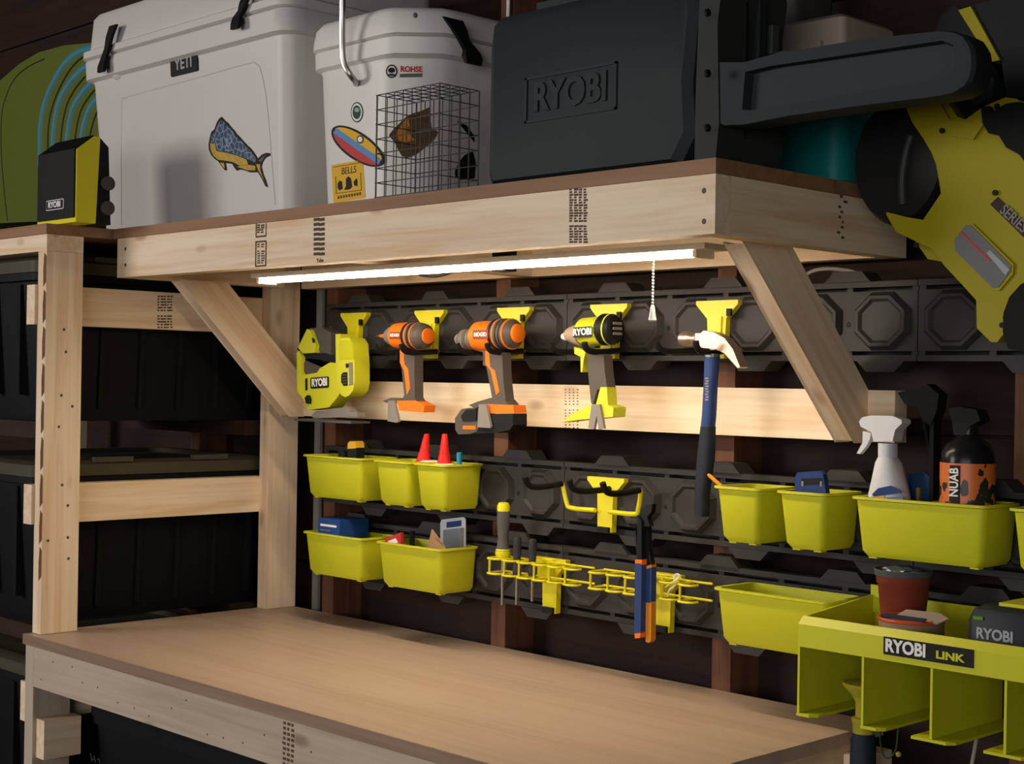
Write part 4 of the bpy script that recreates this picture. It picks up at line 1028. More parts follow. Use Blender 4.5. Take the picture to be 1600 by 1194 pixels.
# second cooler
c2 = thing('small_cooler', 'small white hard cooler with stickers and a metal handle', 'cooler', (-2.23, 2.0, SZ))
CX0, CX1, CY0, CY1_ = P(500, 318, y=1.905).x, P(640, 300, y=1.905).x, 1.905, 2.276
R2 = 0.11
def c2loop(z, e, r=0.05):
    x0, x1, y0, y1 = CX0 - e * 0.6, CX1 + e, CY0 - e * 0.6, CY1_
    out = []
    for cx, cy, a0, rr, angs in ((x1 - r, y1 - r, 0, r, (0, 18, 36, 54, 72, 90)), (x0 + r, y1 - r, 90, r, (0, 18, 36, 54, 72, 90)), (x0 + r, y0 + r, 180, r, (0, 18, 36, 54, 72, 90)), (x1 - R2, y0 + R2, 270, R2, (0, 9, 20, 70, 81, 90))):
        for a in angs:
            t = math.radians(a0 + a); out.append((cx + rr * math.cos(t), cy + rr * math.sin(t), z))
    return out
Z2 = P(485, 120, y=1.90).z
bm = new(); loft(bm, [c2loop(SZ, 0), c2loop(SZ + 0.008, 0.003), c2loop(Z2 - 0.006, 0.022), c2loop(Z2, 0.025), c2loop(Z2 + 0.006, 0.042, 0.055), c2loop(Z2 + 0.038, 0.044, 0.055), c2loop(Z2 + 0.041, 0.038)])
finish('body', bm, WHITE2, c2, smooth=True, ang=40)
bm = new(); loft(bm, [c2loop(Z2 + 0.0415, 0.038), c2loop(Z2 + 0.045, 0.048, 0.055), c2loop(Z2 + 0.058, 0.048, 0.055), c2loop(Z2 + 0.085, 0.042, 0.055), c2loop(Z2 + 0.098, 0.028, 0.055), c2loop(Z2 + 0.102, 0.010, 0.055)])
finish('lid', bm, WHITE2, c2, smooth=True, ang=40)
def cy2(z): return CY0 - 0.6 * (0.003 + 0.019 * (z - SZ - 0.008) / (Z2 - SZ - 0.014))
def onc2(px, py, d=0.0):
    q = P(px, py, y=1.90)
    for _ in range(3): q = P(px, py, y=cy2(q.z) - d)
    return q
NC = Vector((math.sqrt(.5), -math.sqrt(.5), 0))
def onch(px, py, d=0.0):
    z = 2.0
    for _ in range(4):
        e = 0.003 + 0.019 * (z - SZ) / (Z2 - SZ)
        p0 = Vector((CX1 + e - R2, CY0 - e * 0.6 + R2, 0)) + NC * (R2 * math.cos(math.radians(25)) + d)
        a = (px - 800) / FPX; b_ = -(py - 597) / FPX; dr = FW + ax * a + ay * b_
        t = (p0 - CAM).dot(NC) / dr.dot(NC); q = CAM + dr * t; z = q.z
    return q
def oncs(px, py, d=0.0):
    q = P(px, py, x=CX1 + 0.01)
    for _ in range(3): q = P(px, py, x=CX1 + 0.003 + 0.019 * (q.z - SZ) / (Z2 - SZ) + d)
    return q
# handle
hp = [onc2(556, 131, -0.004), onc2(556, 128, 0.012), onc2(548, 118, 0.03), onc2(538, 100, 0.038), onc2(535, 75, 0.042), onc2(535, 20, 0.05), onc2(536, -60, 0.05)]
he_ = hp[-1]
hp += [Vector((he_.x, he_.y + 0.01, 2.40)), Vector((he_.x, 1.95, 2.43)), Vector((he_.x, 2.20, 2.43)), Vector((he_.x, 2.284, 2.38)), Vector((he_.x, 2.284, Z2 + 0.02))]
finish('handle', tube(new(), smoothpath(hp, 4), 0.0062, 10), STEEL, c2, smooth=True)
# latch on the right flank
la = latch(c2, oncs(705, 30, 0.045), oncs(728, 92, 0.02), (1, 0, 0), 0.05)
q = oncs(648, 24, 0.04); bm = new(); lathe(bm, [(0, 0.005), (0.003, 0.005), (0.004, 0.003)], tuple(q), 'x', 10); finish('bolt', bm, LGREY, c2)
# stickers on the front
def dsticker(name, mat, poly, d=0.0006, f=onc2, n=Vector((0, -1, 0)), par=None):
    pl_ = [f(a, b_, 0.0003) for a, b_ in poly]; bm = new(); k = len(pl_)
    A = [bm.verts.new(p + n * d) for p in pl_]; Bk = [bm.verts.new(p - n * 0.001) for p in pl_]
    bm.faces.new(A)
    for i in range(k): bm.faces.new((A[i], A[(i + 1) % k], Bk[(i + 1) % k], Bk[i]))
    bmesh.ops.triangulate(bm, faces=bm.faces[:])
    return finish(name, bm, mat, par or c2)
def ell(cx, cy, rx, ry, rot=0, n=28, a0=0, a1=2 * PI):
    out = []
    for i in range(n):
        t = a0 + (a1 - a0) * i / n; a = rx * math.cos(t); b_ = ry * math.sin(t)
        out.append((cx + a * math.cos(rot) - b_ * math.sin(rot), cy + a * math.sin(rot) + b_ * math.cos(rot)))
    return out
STY = plastic('yellow_sticker', (0.72, 0.42, 0.02), 0.5, bump=0); STB = plastic('blue_sticker', (0.10, 0.27, 0.55), 0.5, bump=0); STR = plastic('red_sticker', (0.50, 0.05, 0.05), 0.5, bump=0); STG = plastic('dark_green_sticker', (0.015, 0.05, 0.04), 0.5, bump=0)
k1_ = dsticker('round_sticker', STG, ell(558, 175.5, 9.6, 16))
dsticker('sticker_ring', PURE, ell(558, 175.5, 8.2, 14), 0.0009, par=k1_)
dsticker('sticker_disc', STG, ell(558, 175.5, 6.4, 10.8), 0.0012, par=k1_)
dsticker('sticker_emblem', plastic('pale_green_print', (0.3, 0.38, 0.33), 0.5, bump=0), ell(558.5, 172, 4, 3.5, -0.2), 0.0015, par=k1_)
rot = math.radians(35)
k2_ = dsticker('oval_sticker', INK, ell(559, 228.5, 48, 21, rot, 36))
dsticker('oval_yellow_half', STY, ell(559.3, 228, 44.3, 17, rot, 24, PI + 0.1, 2 * PI - 0.1), 0.0009, par=k2_)
dsticker('oval_red_half', STR, ell(559, 229, 44.3, 17, rot, 24, 0.1, PI - 0.1), 0.0009, par=k2_)
def band(y0, y1, l=43): return [(559 + a * math.cos(rot) - b_ * math.sin(rot), 228.5 + a * math.sin(rot) + b_ * math.cos(rot)) for a, b_ in ((-l, y0), (l, y0), (l, y1), (-l, y1))]
dsticker('oval_blue_band', STB, band(-4.5, 4.5), 0.0012, par=k2_)
dsticker('oval_emblem', INK, ell(563.5, 218, 5.4, 6.4), 0.0014, par=k2_)
dsticker('oval_emblem', PURE, ell(563.5, 218, 3.7, 4.5), 0.0017, par=k2_)
k3_ = dsticker('square_sticker', STY, [(518, 258), (567, 249.5), (571, 309), (521.5, 318)])
for seg_ in (((521, 261), (564, 253.5), (564, 254.5), (521, 262)), ((524.5, 276), (525.5, 276), (526.5, 303), (525.5, 303)), ((563.5, 270), (564.5, 270), (565.5, 298), (564.5, 298)), ((525.5, 302), (565.5, 296.5), (565.5, 297.5), (525.5, 303))):
    dsticker('sticker_frame', STAMP, list(seg_), 0.0009, par=k3_)
dsticker('sticker_figure', INK, [(528, 287), (531, 282), (535, 284), (536, 295), (531, 298), (528, 294)], 0.0009, par=k3_)
dsticker('sticker_figure', INK, [(538, 297), (541, 291), (541, 279), (545, 275.5), (549, 279), (551, 292), (547, 296)], 0.0009, par=k3_)
dsticker('sticker_figure', INK, [(553, 284), (557, 279), (559, 281), (556, 285), (559, 291), (554, 290)], 0.0009, par=k3_)
q = onc2(545, 266.5, 0.0012); text('BELLS', 0.0205, q, Matrix.Rotation(PI / 2, 3, 'X'), STAMP, k3_, wscale=0.95)
for k in range(9):
    dsticker('sticker_print', STAMP, [(528 + k * 4.2, 311 - k * .72), (530.8 + k * 4.2, 310.5 - k * .72), (530.9 + k * 4.2, 306 - k * .72), (528.1 + k * 4.2, 306.5 - k * .72)], 0.0009, par=k3_)
# lettering sticker near the corner
q0 = onc2(612, 111); 
for mt_, el_, dd in ((INK, ell(612, 111.5, 9, 10.5), 0.0008), (PURE, ell(612, 111.5, 7, 8.3), 0.0011), (INK, ell(612, 110, 5.5, 4.2), 0.0014), (INK, ell(612, 117, 5.5, 1.7), 0.0014)):
    dsticker('round_emblem', mt_, el_, dd, onch, NC)
q = onch(642.5, 108.5, 0.0012); text('ROHSE', 0.0155, q, Matrix.Rotation(PI / 4, 3, 'Z') @ Matrix.Rotation(PI / 2, 3, 'X'), plastic('red_lettering', (0.50, 0.015, 0.01), 0.5, bump=0), c2, off=0.03, wscale=0.9)
dsticker('grey_strip', plastic('green_grey_print', (0.10, 0.11, 0.095), 0.5, bump=0), [(624.5, 115.5), (660, 114.5), (660, 120.5), (624.5, 121)], 0.0008, onch, NC)
# brown leaf-shaped sticker and black sticker seen through the cage
LEAF = plastic('brown_print', (0.085, 0.042, 0.014), 0.6, var=0.9, bump=0, scale=45)
f2 = lambda a, b_, d=0.0: oncs(a, b_, d)
NX = Vector((1, 0, 0))
K3 = lambda l: crop(l, 510, 160, 6.4)
leaf = K3([(625, 330), (660, 280), (720, 220), (790, 150), (860, 110), (940, 90), (1040, 45), (1035, 150), (1050, 250), (1120, 300), (1080, 370), (990, 450), (900, 520), (800, 560), (750, 530), (720, 480), (680, 400)])
dsticker('leaf_sticker', LEAF, leaf, 0.0008, onch, NC)
dsticker('leaf_marking', plastic('orange_print', (0.42, 0.16, 0.02), 0.6, var=0.7, bump=0, scale=60), K3([(700, 300), (770, 200), (820, 150), (835, 230), (790, 280), (850, 340), (890, 380), (800, 400), (720, 380)]), 0.0011, onch, NC)
dsticker('black_sticker', INK, K3([(1300, 185), (1360, 210), (1420, 330), (1480, 400), (1470, 330), (1400, 230)]), 0.0008, f2, NX)
dsticker('black_sticker', INK, K3([(1285, 690), (1330, 590), (1380, 530), (1460, 480), (1490, 600), (1480, 760), (1330, 775), (1290, 740)]), 0.0008, f2, NX)

# wire cage
cg = thing('wire_cage', 'dark wire mesh cage standing before the small cooler', 'cage', (-2.0, 1.86, SZ))
GY0 = 1.776; GX0 = P(587, 306, y=GY0).x; GX1 = P(686, 200, y=GY0).x; GY1 = 1.872
GZ0 = SZ + 0.002; GZ1 = P(584, 150, y=GY0).z
cage_w = 0.0010
def wseg(a, b_, r=cage_w, name='wire'): return finish(name, tube(new(), [a, b_], r, 6), WIRE, cg)
nx_, ny_, nz_ = 7, 4, 7
for y in (GY0, GY1):
    for k in range(nx_ + 1):
        x = GX0 + (GX1 - GX0) * k / nx_; wseg((x, y, GZ0), (x, y, GZ1), 0.0016 if k in (0, nx_) else cage_w)
    for k in range(nz_ + 1):
        zz = GZ0 + (GZ1 - GZ0) * k / nz_; wseg((GX0 - 0.003, y, zz), (GX1, y, zz))
for x in (GX0, GX1):
    for k in range(1, ny_):
        y = GY0 + (GY1 - GY0) * k / ny_; wseg((x, y, GZ0), (x, y, GZ1))
    for k in range(nz_ + 1):
        zz = GZ0 + (GZ1 - GZ0) * k / nz_; wseg((x, GY0, zz), (x, GY1, zz))
for k in range(1, nx_):
    x = GX0 + (GX1 - GX0) * k / nx_
    for zz in (GZ0, GZ1): wseg((x, GY0, zz), (x, GY1, zz))
for k in range(1, ny_):
    y = GY0 + (GY1 - GY0) * k / ny_
    for zz in (GZ0, GZ1): wseg((GX0, y, zz), (GX1, y, zz))

# black chainsaw case
cs = thing('tool_case', 'black hard tool case with a long bar cover sticking out', 'case', (-1.7, 1.95, SZ))
AX0, AX1, AY0, AY1, AZ1 = -1.925, -1.425, 1.80, 1.978, 2.115
bm = new()
secs = []
for y, e, zb in ((AY0, 0.018, 0.012), (AY0 + 0.012, 0.004, 0.006), (AY0 + 0.10, 0.0, 0.0), (AY1 - 0.02, 0.0, 0.0), (AY1, 0.015, 0.01)):
    x0, x1, z0, z1 = AX0 + e, AX1 - 0.035 - e, SZ + 0.0 + zb, AZ1 - e
    secs.append([(x0 + 0.008, y, z0), (x1 - 0.025, y, z0), (x1, y, z0 + 0.04), (x1 - 0.006, y, z0 + 0.12), (x1 + 0.004, y, z1 - 0.05), (x1, y, z1 - 0.008), (x1 - 0.012, y, z1), (x0 + 0.025, y, z1), (x0 + 0.006, y, z1 - 0.012), (x0, y, z1 - 0.05), (x0, y, z0 + 0.02)])
loft(bm, secs); finish('shell', bm, CASE, cs, bev=0.004, smooth=True)
bm = new(); prism(bm, [(AX1 - 0.040, SZ), (AX1, SZ + 0.002), (AX1 + 0.006, SZ + 0.06), (AX1, AZ1 - 0.09), (AX1 + 0.008, AZ1 - 0.03), (AX1, AZ1 + 0.02), (AX1 - 0.030, AZ1 + 0.02), (AX1 - 0.036, AZ1 - 0.06), (AX1 - 0.040, SZ + 0.1)], 'y', AY0 + 0.012, AY1)
finish('side_shell', bm, plastic('matte_case_plastic', (0.028, 0.030, 0.030), 0.6), cs, bev=0.005)
for pyy in (20, 115, 200):
    q = P(1104, pyy, x=AX1 + 0.003); bm = new(); lathe(bm, [(0, 0.006), (0.004, 0.006), (0.005, 0.004)], tuple(q), 'x', 10); finish('rivet', bm, BLK, cs)
# raised frame and lettering on the front
fr = new()
y = AY0
ca = [P(822, 124, y=AY0), P(965, 94, y=AY0), P(965, 171, y=AY0), P(822, 193, y=AY0)]
zt_, zb_ = (ca[0].z + ca[1].z) / 2, (ca[2].z + ca[3].z) / 2; xa, xb = ca[0].x, ca[1].x
for (a, b_, c_, d__) in ((xa, xb, zt_ - 0.004, zt_), (xa, xb, zb_, zb_ + 0.004), (xa, xa + 0.004, zb_, zt_), (xb - 0.004, xb, zb_, zt_)):
    box(fr, a, b_, AY0 - 0.0025, AY0 + 0.001, c_, d__)
finish('badge_frame', fr, CASE, cs, bev=0.001, seg=1)
text('RYOBI', 0.066, ((xa + xb) / 2, AY0 - 0.001, (zt_ + zb_) / 2), FRONT, CASE, cs, ext=0.002, off=0.03, wscale=0.9)
finish('handle_lip', B(-1.83, -1.55, AY0 + 0.03, AY0 + 0.10, AZ1, AZ1 + 0.014), CASE, cs, bev=0.005)
finish('lid_latch', B(-1.70, -1.64, AY0 + 0.02, AY0 + 0.06, AZ1, AZ1 + 0.024), BLK, cs, bev=0.004)
# bar cover
YC = 1.84
def resample(l, n):
    l = [Vector(p) for p in l]; l.append(l[0]); seg_ = [(l[i + 1] - l[i]).length for i in range(len(l) - 1)]; T = sum(seg_); out = []
    for k in range(n):
        t = T * k / n; i = 0
        while t > seg_[i]: t -= seg_[i]; i += 1
        out.append(l[i].lerp(l[i + 1], t / seg_[i]))
    return out
FYC = YC - 0.026
oc = resample(pts([(1121, 97), (1160, 97), (1213, 82), (1222, 77), (1230, 80), (1350, 60), (1470, 47), (1495, 49), (1510, 57), (1520, 75), (1523, 95), (1520, 120), (1510, 135), (1492, 146), (1460, 152), (1350, 165), (1230, 182), (1160, 196), (1122, 197)], FYC), 96)
K4 = lambda l: crop(l, 1100, 0, 3.2)
ic = pts(K4([(205, 360), (330, 330), (1190, 203), (1245, 225), (1258, 270), (1258, 340), (1222, 385), (1130, 405), (230, 552), (190, 548)]), FYC)
def nearest(p, poly):
    best = None
    for i in range(len(poly)):
        a, b_ = Vector(poly[i]), Vector(poly[(i + 1) % len(poly)]); d = b_ - a
        t = max(0, min(1, (p - a).dot(d) / max(d.length_squared, 1e-9))); c_ = a + d * t
        if best is None or (p - c_).length < (p - best).length: best = c_
    return best
inn = [nearest(p, ic) for p in oc]
cen = Vector((sum(p.x for p in inn) / len(inn), sum(p.y for p in inn) / len(inn)))
def lift(l, y, k=0.0): return [(p.x + (cen.x - p.x) * k, y, p.y + (cen.y - p.y) * k) for p in l]
bm = new()
loft(bm, [lift(oc, YC + 0.026, 0.01), lift(oc, YC + 0.022), lift(oc, FYC + 0.005), lift(oc, FYC, 0.02), lift(inn, FYC), lift(inn, FYC + 0.018, 0.03)], cap1=False)
bmesh.ops.remove_doubles(bm, verts=bm.verts[:], dist=0.0002)
finish('bar_cover', bm, CASE, cs, smooth=True, ang=30)
bm = new(); prism(bm, [(p.x, p.y) for p in [Vector(q) for q in ic]], 'y', FYC + 0.0165, FYC + 0.020)
finish('bar_cover_panel', bm, plastic('dull_case_plastic', (0.026, 0.032, 0.038), 0.6), cs)
finish('side_rail', B(AX1 + 0.001, AX1 + 0.010, 1.905, 1.922, 1.93, AZ1 + 0.015), CASE, cs, bev=0.002)
finish('side_rail', B(AX1 + 0.001, AX1 + 0.006, 1.875, 1.880, 1.86, AZ1 + 0.015), BLK, cs, bev=0.001)
finish('clasp', B(AX1 + 0.001, AX1 + 0.012, 1.936, 1.952, 2.00, 2.045), plastic('grey_green_plastic', (0.05, 0.06, 0.057), 0.5), cs, bev=0.002)
# teal cooler with beige lid
tc_ = thing('teal_cooler', 'teal cooler with a beige lid behind the bar cover', 'cooler', (-1.57, 2.2, SZ))
def tl(z, e, r=0.03): return [(x, y, z) for x, y in rrect(-1.74 - e, -1.41 + e, 2.125 - e, 2.285, r, n=5)]
TZ = P(1335, 14, y=2.125).z
bm = new(); loft(bm, [tl(SZ, -0.012), tl(SZ + 0.008, -0.004), tl(TZ - 0.115, 0.0)]); finish('body', bm, TEAL, tc_, smooth=True)
bm = new(); loft(bm, [tl(TZ - 0.1145, 0.002, 0.012), tl(TZ - 0.105, 0.006, 0.012), tl(TZ - 0.055, 0.006, 0.012), tl(TZ - 0.052, 0.003, 0.012), tl(TZ - 0.008, 0.001, 0.012), tl(TZ, -0.010, 0.012)]); finish('lid', bm, BEIGE, tc_, smooth=True)
finish('lid_clasp', B(-1.50, -1.445, 2.112, 2.1185, TZ - 0.10, TZ - 0.045), BEIGE, tc_, bev=0.003)
# pale ribbed tub behind
rt = thing('ribbed_tub', 'pale ribbed tub at the top edge above the teal cooler', 'tub', (-1.62, 2.2, TZ + 0.0005))
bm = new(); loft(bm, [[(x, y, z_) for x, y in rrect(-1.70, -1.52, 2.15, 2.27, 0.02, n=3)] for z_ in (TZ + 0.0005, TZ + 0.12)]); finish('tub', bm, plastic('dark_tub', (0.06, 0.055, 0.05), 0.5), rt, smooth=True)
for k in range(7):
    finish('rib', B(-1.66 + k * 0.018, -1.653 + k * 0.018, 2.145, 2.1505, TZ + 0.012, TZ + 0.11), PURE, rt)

# ------------------------------------------------------------------ left shelf
# speaker
sk = thing('speaker', 'black and yellow boxy speaker on the left rack top', 'speaker', (-3.12, 1.68, SZ))
SF = 1.625
fl_ = [P(56, 350, y=SF), P(64, 240, y=SF), P(124, 246, y=SF), P(115, 350, y=SF)]
x0, x1 = fl_[0].x, fl_[3].x; zt_ = fl_[1].z
zc_ = P(64, 243, y=SF).z; z2_ = P(90, 225, y=SF + 0.045).z
bm = new(); prism(bm, [(SF + .004, SZ), (SF + .004, zc_), (SF + .045, z2_), (SF + .060, z2_), (SF + .052, SZ)], 'x', x0, x1 + 0.002); finish('yellow_shell', bm, YELH, sk, bev=0.003)
bm = new(); prism(bm, [(SF, SZ + 0.010), (SF, zc_ + 0.001), (SF + .044, z2_ + 0.003), (SF + .048, z2_ + 0.001), (SF + .006, zc_ - 0.002), (SF + .0045, SZ + 0.010)], 'x', x0 + 0.006, x1 - 0.002); finish('front_grille', bm, plastic('speaker_black', (0.007, 0.0075, 0.008), 0.5), sk, bev=0.0015)
bm = new(); prism(bm, [(SF + .0525, SZ), (SF + .0605, z2_ - 0.001), (SF + .082, z2_ - 0.02), (SF + .090, SZ)], 'x', x0 + 0.002, x1); finish('back_shell', bm, BLK, sk, bev=0.003)
q = P(156, 285, x=x1 + 0.006)
finish('side_knob', lathe(new(), [(0, 0.016), (0.008, 0.016), (0.010, 0.012)], (x1 - 0.001, SF + 0.080, q.z), 'x', 16), GREY, sk, smooth=True)
finish('side_knob', lathe(new(), [(0, 0.016), (0.008, 0.016), (0.010, 0.012)], (x1 - 0.001, SF + 0.080, q.z - 0.055), 'x', 16), GREY, sk, smooth=True)
c = P(85.5, 320, y=SF - 0.001); tilted_plate(sk, 'badge', PURE, Vector((c.x, SF, c.z)), 0.080, 0.0225, 0.001, 0.003, Matrix.Identity(3)); tilted_plate(sk, 'badge', INK, Vector((c.x, SF, c.z)), 0.077, 0.0195, 0.0016, 0.003, Matrix.Identity(3))
text('RYOBI', 0.0185, (c.x, SF - 0.002, c.z), FRONT, PURE, sk, off=0.03, wscale=1.1)

# green sled
sd = thing('plastic_sled', 'green plastic sled with blue curved stripes behind the speaker', 'sled', (-3.85, 2.05, SZ))
YD = 2.02
arch = [(-70, 352), (-70, 330), (-66, 250), (-45, 180), (-20, 145), (0, 126), (30, 100), (60, 82), (100, 71), (150, 66), (165, 66), (168, 341)]
bm = new(); pa = pts(arch, YD); pa = [(x, max(z, SZ)) for x, z in pa]
prism(bm, pa, 'y', YD, YD + 0.2); finish('shell', bm, GREEN, sd, bev=0.03, seg=4, smooth=True)
for st_ in ([(66, 262), (66, 237), (67, 196), (73, 164), (85, 133), (104, 101), (126, 82), (150, 75)], [(85, 262), (86, 225), (89, 191), (97, 157), (114, 128), (136, 106), (160, 96)], [(106, 262), (108, 223), (112, 191), (121, 162), (143, 133), (165, 120)], [(128, 262), (130, 222), (136, 191), (147, 164), (165, 147)]):
    path = [P(a, b_, y=YD + 0.007) for a, b_ in st_]
    finish('blue_stripe', tube(new(), smoothpath(path, 4), 0.013, 10), SLBLUE, sd, smooth=True)
    path = [P(a + 9, b_ + 4, y=YD) for a, b_ in st_]
    finish('groove', tube(new(), smoothpath(path, 4), 0.003, 6), plastic('dark_green_groove', (0.02, 0.028, 0.006), 0.6), sd, smooth=True)
finish('seam', tube(new(), smoothpath([P(a, b_, y=YD) for a, b_ in ((12, 345), (6, 290), (2, 230), (3, 180), (10, 150), (24, 122), (45, 104), (70, 92))], 4), 0.002, 6), plastic('dark_green_groove', (0.02, 0.028, 0.006), 0.6), sd, smooth=True)

# ------------------------------------------------------------------ totes
def tote(x0, x1, y0, y1, z0, z1, label, ribs=True, grp='dark storage totes', side=True):
    t = thing('storage_tote', label, 'tote', ((x0 + x1) / 2, (y0 + y1) / 2, z0), grp)
    def lp(z, e): return [(x, y, z) for x, y in rrect(x0 + e, x1 - e, y0 + e, y1 - e, 0.03, n=3)]
    bm = new(); loft(bm, [lp(z0, 0.035), lp(z0 + 0.02, 0.030), lp(z1 - 0.055, 0.012), lp(z1 - 0.052, 0.002), lp(z1 - 0.035, 0.002)]); tb_ = finish('tote_body', bm, TOTE, t, smooth=True)
    bm = new(); loft(bm, [lp(z1 - 0.0345, -0.004), lp(z1 - 0.008, -0.004), lp(z1, 0.01), lp(z1, 0.03), lp(z1 - 0.012, 0.04)]); tl_ = finish('tote_lid', bm, TOTELID, t, smooth=True)
    if ribs:
        n = 6
        for k in range(n):
            y = y0 + 0.07 + (y1 - y0 - 0.14) * k / (n - 1)
            bm = new(); loft(bm, [[(x1 - 0.034, y - 0.008, z0 + 0.03), (x1 - 0.02, y - 0.006, z0 + 0.03), (x1 - 0.02, y + 0.006, z0 + 0.03), (x1 - 0.034, y + 0.008, z0 + 0.03)], [(x1 - 0.018, y - 0.008, z1 - 0.06), (x1 - 0.004, y - 0.006, z1 - 0.06), (x1 - 0.004, y + 0.006, z1 - 0.06), (x1 - 0.018, y + 0.008, z1 - 0.06)]])
            finish('rib', bm, TOTE, tb_, bev=0.002, seg=1)
        for k in range(4):
            x = x0 + 0.10 + (x1 - x0 - 0.2) * k / 3
            finish('rib', B(x - 0.008, x + 0.008, y0 + 0.006, y0 + 0.03, z0 + 0.06, z1 - 0.06), TOTE, tb_)
    for yy in (y0 + 0.2, y1 - 0.2):
        finish('lid_clip', B(x1 - 0.01, x1 + 0.0055, yy - 0.05, yy + 0.05, z1 - 0.004, z1 + 0.008), TOTELID, tl_, bev=0.003)
    return t
RX1 = -3.2155
tote(-3.78, RX1, 1.625, 2.292, 1.372, 1.748, 'dark tote on the top level of the rack, nearest the bench')
tote(-3.78, RX1, 1.625, 2.292, 0.905, 1.280, 'dark tote on the middle level of the rack, nearest the bench')
tote(-3.78, RX1, 1.625, 2.292, 0.45, 0.826, 'dark tote on the bottom level of the rack, nearest the bench')
for z0 in (1.362, 0.895, 0.44):
    board('runner', rk, -3.80, -3.21, 1.64, 1.729, z0 - 0.028, z0 + 0.0095, BROWN); board('runner', rk, -3.80, -3.21, 2.19, 2.279, z0 - 0.028, z0 + 0.0095, BROWN)
# tote under the bench
ut = thing('storage_tote', 'dark tote under the workbench with chalk scribble', 'tote', (-2.75, 1.95, 0.0), 'dark storage totes')
def lp(z, e): return [(x, y, z) for x, y in rrect(-3.085 + e, -2.35 - e, 1.70 + e, 2.24 - e, 0.03, n=3)]
bm = new(); loft(bm, [lp(0.315, 0.035), lp(0.335, 0.03), lp(0.70, 0.006), lp(0.703, 0.0), lp(0.72, 0.0)]); finish('tote_body', bm, TOTE, ut, smooth=True)
bm = new(); loft(bm, [lp(0.7205, -0.004), lp(0.742, -0.004), lp(0.748, 0.01), lp(0.748, 0.03)]); finish('tote_lid', bm, TOTE, ut, smooth=True)
sc_ = new()
for a in ([(141, 1177), (144, 1190)], [(147, 1181), (149, 1192)], [(143, 1186), (149, 1187)], [(152, 1187), (155, 1185), (156, 1193)], [(160, 1185), (160, 1196)], [(164, 1191), (168, 1188), (170, 1194)], [(176, 1187), (172, 1190), (173, 1196)]):
    tube(sc_, [P(u, v, y=1.713) for u, v in a], 0.0012, 6)
finish('chalk_scribble', sc_, plastic('dim_chalk', (0.12, 0.12, 0.12), 0.9), ut)
board('shelf_rail', wbn, -3.13, -1.46, 1.75, 1.788, 0.225, 0.314); board('shelf_rail', wbn, -3.13, -1.46, 2.15, 2.188, 0.225, 0.314)

# ------------------------------------------------------------------ yellow blower on the wall at the right
YB = 2.12
YBL = plastic('yellow_blower_shell', (0.33, 0.285, 0.005), 0.5, var=0.03, spec=0.2)
bl = thing('leaf_blower', 'yellow and black garden blower hanging beside the shelf', 'blower', (-1.2, 2.2, 1.55))
K5 = lambda l: crop(l, 1340, 140, 5.427)
# black round fan cover
q = P(1425, 255, y=YB); R = 0.098
bm = new(); prof = [(-0.045, R * .55), (-0.044, R * .93), (-0.030, R), (0.0, R), (0.03, R * .96), (0.05, R * .8)]
loops = []
for t_, r in prof: loops.append([(q.x + 0.84 * r * math.cos(2 * PI * k / 32), YB + t_, q.z + r * 1.04 * math.sin(2 * PI * k / 32)) for k in range(32)])
loft(bm, loops); finish('fan_cover', bm, plastic('satin_black_plastic', (0.012, 0.012, 0.012), 0.4), bl, smooth=True)
finish('rim_seam', tube(new(), [(q.x + 0.842 * R * math.cos(2 * PI * k / 40), YB - 0.012, q.z + R * 1.042 * math.sin(2 * PI * k / 40)) for k in range(40)], 0.0013, 6, True), YBL, bl, smooth=True)
finish('cover_rib', tube(new(), smoothpath([P(1411, 320, y=YB - 0.047), P(1410, 280, y=YB - 0.047), P(1416, 240, y=YB - 0.047), P(1424, 212, y=YB - 0.047)], 4), 0.007, 8), plastic('dark_grey_rib', (0.03, 0.032, 0.033), 0.5), bl, smooth=True)
body = K5([(420, 108), (600, 70), (760, 50), (880, 240), (950, 262), (1090, 160), (1180, 120), (1290, 75), (1385, 90), (1411, 110)]) + [(1640, 165), (1650, 420)] + crop([(964, 690), (880, 800), (840, 900), (855, 1010), (800, 1080), (755, 1078), (655, 980), (650, 780), (560, 680), (420, 530), (340, 415), (200, 350), (75, 290), (5, 165), (10, 150), (150, 185), (270, 205), (395, 20)], 1390, 300, 4.592) + K5([(740, 890), (738, 860), (700, 640), (660, 540), (590, 420), (500, 290)])
bm = new(); prism(bm, pts(body, YB - 0.05), 'y', YB - 0.062, YB + 0.055); finish('shell', bm, YBL, bl, bev=0.007, seg=3, smooth=True)
slabB = lambda name, mat, poly, y0, y1, bev=0.004: finish(name, prism(new(), pts(poly, YB - 0.06), 'y', y0, y1), mat, bl, bev=bev, smooth=True)
slabB('shell_ridge', YBL, K5([(620, 90), (700, 80), (800, 260), (1000, 290), (1090, 180), (1090, 300), (1000, 430), (820, 400), (730, 300)]), YB - 0.068, YB - 0.058, 0.004)
slabB('lower_shell', YBL, crop([(70, 285), (200, 345), (340, 410), (390, 490), (300, 490), (200, 472)], 1390, 300, 4.592), YB - 0.03, YB + 0.05)
slabB('handle', RUB, K5([(1090, 160), (1150, 150), (1180, 200), (1300, 130), (1411, 115)]) + [(1645, 170), (1645, 300)] + K5([(1411, 560), (1300, 500), (1240, 400), (1150, 380), (1100, 290)]), YB - 0.075, YB + 0.05, 0.008)
slabB('nozzle_collar', RUB, [(1600, 445), (1582, 465), (1573, 490), (1572, 520), (1580, 545), (1650, 560), (1650, 420)], YB - 0.07, YB + 0.055, 0.006)
slabB('label_frame', YBL, crop([(470, 330), (560, 225), (610, 230), (905, 520), (900, 590), (800, 710), (745, 705), (470, 430)], 1390, 300, 4.592), YB - 0.066, YB - 0.06, 0.002)
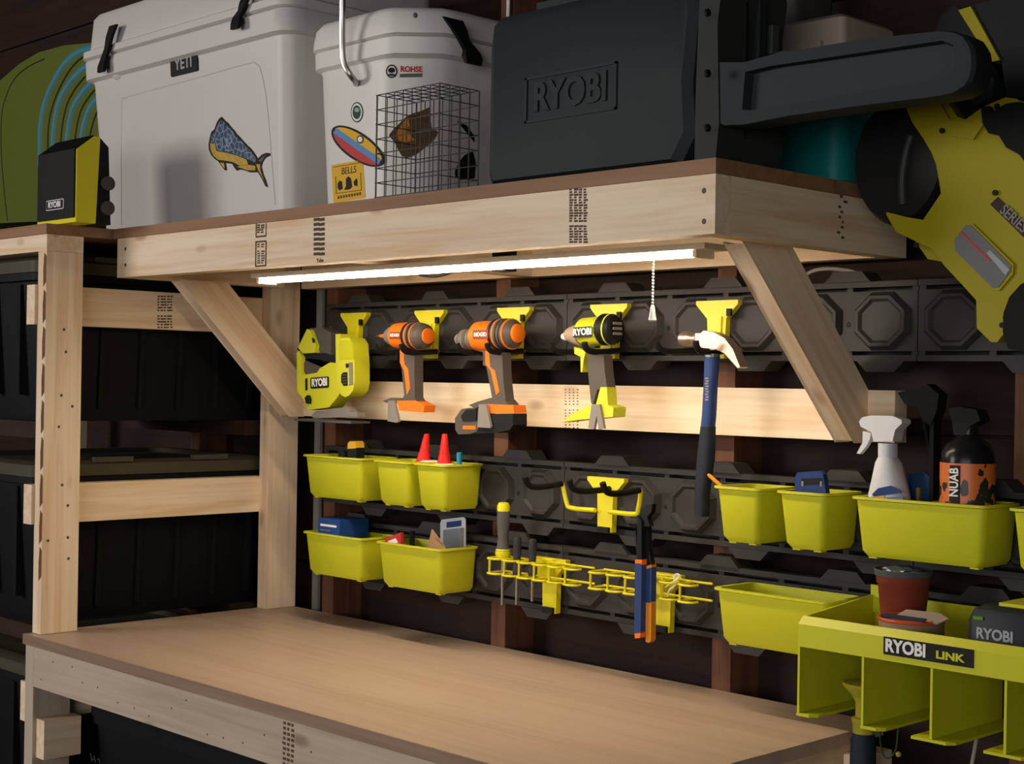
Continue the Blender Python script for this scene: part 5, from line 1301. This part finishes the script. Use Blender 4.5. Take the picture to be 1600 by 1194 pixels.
slabB('spec_label', plastic('grey_label', (0.14, 0.145, 0.15), 0.4), crop([(483, 345), (565, 240), (600, 240), (888, 530), (885, 570), (800, 685), (755, 690), (485, 420)], 1390, 300, 4.592), YB - 0.0675, YB - 0.065, 0.0)
slabB('label_stripe', STR, crop([(522, 290), (535, 285), (745, 492), (735, 503)], 1390, 300, 4.592), YB - 0.0682, YB - 0.067, 0)
slabB('label_print', plastic('grey_print', (0.35, 0.37, 0.38), 0.5, bump=0), crop([(715, 440), (740, 420), (880, 560), (850, 600)], 1390, 300, 4.592), YB - 0.0682, YB - 0.067, 0)
slabB('series_plate', plastic('dark_red_brown', (0.04, 0.015, 0.012), 0.5), crop([(730, 90), (785, 38), (1080, 320), (1020, 375)], 1390, 300, 4.592), YB - 0.064, YB - 0.061, 0)
q = P(1582, 340, y=YB - 0.065); text('SERIES', 0.0215, q + Vector((0.002, 0, -0.002)), Matrix.Rotation(PI / 2, 3, 'X') @ Matrix.Rotation(-0.74, 3, 'Z'), LGREY, bl, off=0.02, wscale=0.85)
for a, b_ in ((1471, 204), (1515, 205), (1431, 383), (1565, 508), (1557, 166), (1554, 301)):
    q = P(a, b_, y=YB - 0.067); bm = new(); lathe(bm, [(0.0, 0.0042), (-0.003, 0.0042)], (q.x, YB - 0.064, q.z), 'y', 10); finish('screw_hole', bm, BLK, bl)
# battery up top
slabB('battery_mount', BLK, [(1480, 5), (1500, 15), (1552, 120), (1545, 160), (1505, 190), (1485, 175), (1440, 70), (1460, 20)], YB - 0.04, YB + 0.04, 0.005)
slabB('battery_band', YBL, [(1492, 14), (1511, 8), (1557, 92), (1543, 95)], YB - 0.05, YB + 0.04, 0.003)
slabB('battery', BLK, [(1511, 6), (1600, -20), (1660, 40), (1660, 150), (1565, 150), (1557, 92)], YB - 0.045, YB + 0.04, 0.005)
slabB('trigger_block', CASE, [(1518, 110), (1534, 98), (1551, 125), (1548, 150), (1520, 165), (1510, 150)], YB - 0.055, YB + 0.03, 0.004)
